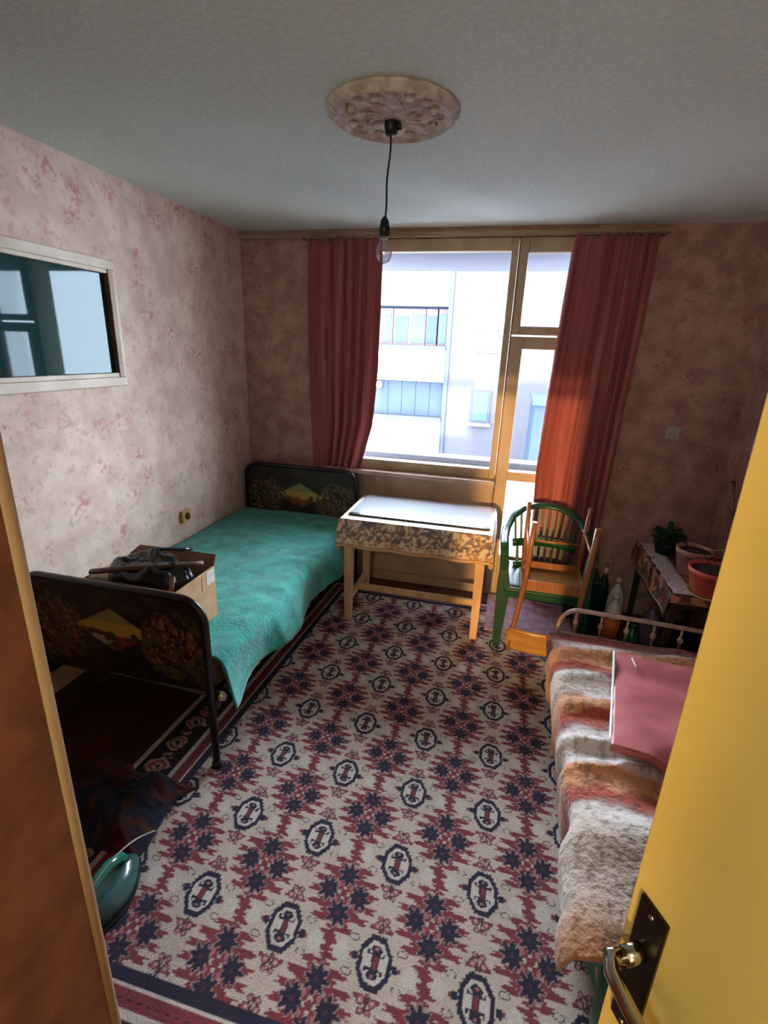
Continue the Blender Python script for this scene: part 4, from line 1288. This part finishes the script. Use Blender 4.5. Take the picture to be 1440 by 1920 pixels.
# ------------------------------------------------------------------ dark cloth and small appliance on the rug, left foreground
u, v = np.meshgrid(np.linspace(0, 1, 70), np.linspace(0, 1, 70))
Xk = -1.60 + 0.52 * u; Yk = 1.03 + 0.34 * v
ed = np.minimum(np.minimum(u, 1 - u), np.minimum(v, 1 - v))
bump_ = smoothstep(0, 0.28, ed)
nk = fbm(Xk * 7, Yk * 7, 131, 4)
Xk += 0.10 * (fbm(u * 3, v * 3, 133) - 0.5); Yk += 0.10 * (fbm(u * 3 + 5, v * 3, 135) - 0.5)
Zk = 0.017 + bump_ * (0.05 + 0.13 * np.abs(nk - 0.45) * 2)
ck = np.zeros(u.shape + (3,)) + L3(58, 30, 40)
s_ = fbm(Xk * 6 + 3, Yk * 6, 137, 3)
ck[s_ > 0.55] = L3(34, 34, 52); ck[s_ > 0.64] = L3(30, 38, 62); ck[s_ < 0.38] = L3(112, 36, 48)
ck[(fbm(Xk * 14, Yk * 14, 139, 2) > 0.68)] = L3(74, 44, 36)
o = np_grid('dark_cloth', Xk, Yk, Zk, ck, M_clothdark, label='crumpled dark red and navy cloth on the rug by the bed foot', cat='cloth')
solid(o, 0.006)
ap = thing('small_appliance', (-1.10, 0.90, 0.012), 'small shiny teal-grey appliance with a thin cord on the rug', 'appliance')


def ap_ring(z, s, ln, yo=0.0):
    """pointed oval outline like an iron's sole, tip towards the window"""
    out = []
    for k in range(28):
        a = 2 * PI * k / 28
        y = math.sin(a); x = math.cos(a)
        x *= (1 - 0.42 * max(y, 0) ** 1.5)
        out.append((-1.085 + x * 0.075 * s, 0.905 + yo + y * ln, z))
    return out


MB().loft([ap_ring(0.013, 0.98, 0.135), ap_ring(0.018, 1.0, 0.138), ap_ring(0.030, 1.0, 0.138)]).build('sole_plate', M_gsheet_edge, ap)
MB().loft([ap_ring(0.030, 0.97, 0.134), ap_ring(0.060, 0.92, 0.127), ap_ring(0.085, 0.72, 0.112, -0.008), ap_ring(0.098, 0.45, 0.09, -0.014)]).build('body', M_appl, ap)
MB().tube([(-1.085, 0.985, 0.088), (-1.085, 0.965, 0.125), (-1.085, 0.92, 0.145), (-1.085, 0.84, 0.145), (-1.085, 0.80, 0.125), (-1.085, 0.79, 0.085)], 0.017, 12).build('handle', M_appl_top, ap)
MB().tube([(-1.085 + 0.03 * math.sin(t_ * 2), 0.79 + 0.31 * t_, 0.13 + 0.075 * math.sin(t_ * PI * 0.95) - 0.05 * t_) for t_ in np.linspace(0, 1, 16)], 0.0025, 8).build('cord', M_offmetal, ap)

# ------------------------------------------------------------------ loggia outside
M_log = mat('loggia_plaster', srgb(84, 86, 96), 0.85, srgb(80, 82, 92), scale=5, spec=0.0)
M_logl = mat('loggia_ledge', srgb(72, 76, 84), 0.6, srgb(68, 72, 80), scale=8, spec=0.0)
struct('balcony_floor', MB().box(-3.2, 2.6, YB + 0.24, 4.9, -0.15, -0.02), M_log)
struct('balcony_ceiling', MB().box(-3.2, 2.6, YB + 0.24, 4.78, 2.425, 2.6), M_log)
pw = struct('balcony_wall', MB().box(-3.2, 2.6, 4.76, 4.88, -0.02, 0.74), M_log)
MB().box(-3.2, 2.6, 4.72, 4.92, 0.74, 0.785, 0.008).build('ledge', M_logl, pw)

# ------------------------------------------------------------------ the building across the street
F_W = mat('facade_white', srgb(112, 112, 112), 0.9, srgb(108, 108, 108), scale=2, spec=0.0)
F_G = mat('facade_grey', srgb(45, 45, 50), 0.9, srgb(43, 43, 48), scale=1.5, spec=0.0)
F_P = mat('facade_pillar', srgb(38, 42, 50), 0.8, spec=0.0)
F_D = mat('facade_recess', srgb(32, 39, 51), 0.7, srgb(30, 37, 48), scale=1.5, spec=0.0)
F_F = mat('facade_joinery', srgb(52, 45, 50), 0.6, spec=0.0)
F_GL = mat('facade_glass', srgb(37, 47, 54), 0.5, srgb(34, 44, 51), scale=1, spec=0.0)
F_GL2 = mat('facade_glass_green', srgb(40, 52, 52), 0.5, srgb(37, 49, 50), scale=1, spec=0.0)
YA = 16.0
bd = thing('apartment_building', (-3.5, YA, -9.0), 'pale apartment building with banded balconies across the street', 'building')
MB().box(-13, 7, YA + 0.35, YA + 9, -9.0, 4.9).build('wall', F_G, bd)
MB().box(-1.93, 7, YA, YA + 0.35, -9.0, 4.9).build('stair_wall', F_G, bd)
MB().box(-2.06, -1.93, YA - 0.08, YA + 0.35, -9.0, 4.9).build('pillar', F_P, bd)
for z0, z1 in ((3.06, 4.9), (0.86, 1.79), (-1.41, -0.38), (-3.7, -2.65)):
    MB().box(-13, -2.06, YA - 0.12, YA + 0.05, z0, z1).build('balcony_band', F_W, bd)
for z0 in (1.79, -0.38, -2.65):
    MB().box(-13, -2.06, YA - 0.17, YA + 0.10, z0, z0 + 0.145).build('band_sill', F_P, bd)
# upper glazed balcony
for i, (x0, x1, m_) in enumerate(((-12.8, -9.5, F_GL), (-9.3, -7.0, F_GL), (-6.8, -4.45, F_GL), (-4.36, -3.86, F_GL2), (-3.74, -3.32, F_GL), (-3.22, -2.80, F_GL2), (-2.72, -2.42, F_D), (-2.36, -2.12, F_GL))):
    w_ = MB().box(x0 - 0.05, x1 + 0.05, YA + 0.20, YA + 0.26, 1.95, 3.0).build('window', F_F, bd)
    MB().box(x0, x1, YA + 0.17, YA + 0.21, 2.0, 2.86 if i % 2 else 2.8).build('pane', m_, w_)
MB().box(-13, -2.06, YA + 0.27, YA + 0.34, 1.93, 3.06).build('recess', F_D, bd)
# lower closed balcony of dark panels
for k in range(24):
    x0 = -13 + k * 0.456
    MB().box(x0 + 0.006, x0 + 0.45, YA + 0.18, YA + 0.24, -0.23, 0.86).build('panel', F_D, bd)
lb = MB(); lb.lathe([(0, -0.11), (0.07, -0.085), (0.11, 0), (0.07, 0.085), (0, 0.11)], (-4.14, YA - 0.02, 0.69), 16)
lb.build('globe_lamp', mat('globe_white', srgb(250, 250, 248), 0.5, spec=0.0), bd)
for (x0, x1, z0, z1) in ((-1.13, -0.53, 1.86, 2.86), (-1.16, -0.56, -0.33, 0.66), (-1.18, -0.58, -2.6, -1.6), (2.6, 3.2, 1.86, 2.86)):
    w_ = MB().box(x0, x1, YA - 0.05, YA + 0.02, z0, z1).build('window', F_P, bd)
    MB().box(x0 + 0.09, x1 - 0.07, YA - 0.07, YA - 0.04, z0 + 0.09, z1 - 0.04).build('pane', F_GL2, w_)
    MB().box(x0 - 0.05, x1 + 0.05, YA - 0.14, YA + 0.0, z0 - 0.08, z0).build('sill', F_W, w_)
an = thing('shade_block', (3.0, 12.5, -9.0), 'low bluish block standing in for the shaded lower facade', 'building')  # added block, coloured bluish for the shade low on the facade
MB().box(0.56, 6.5, 11.6, 14.0, -9.0, 0.72).build('wall', F_D, an)
MB().box(0.50, 6.6, 11.5, 14.1, 0.72, 0.84).build('shade_block_top', F_P, an)
gd = MB().box(-60, 60, 3.9, 80, -9.3, -9.0)  # unseen ground, made pale to bounce daylight up to the ceiling
struct('ground', gd, mat('pale_bounce_ground', srgb(170, 170, 170), 0.9, srgb(158, 158, 160), scale=0.5, spec=0.0))
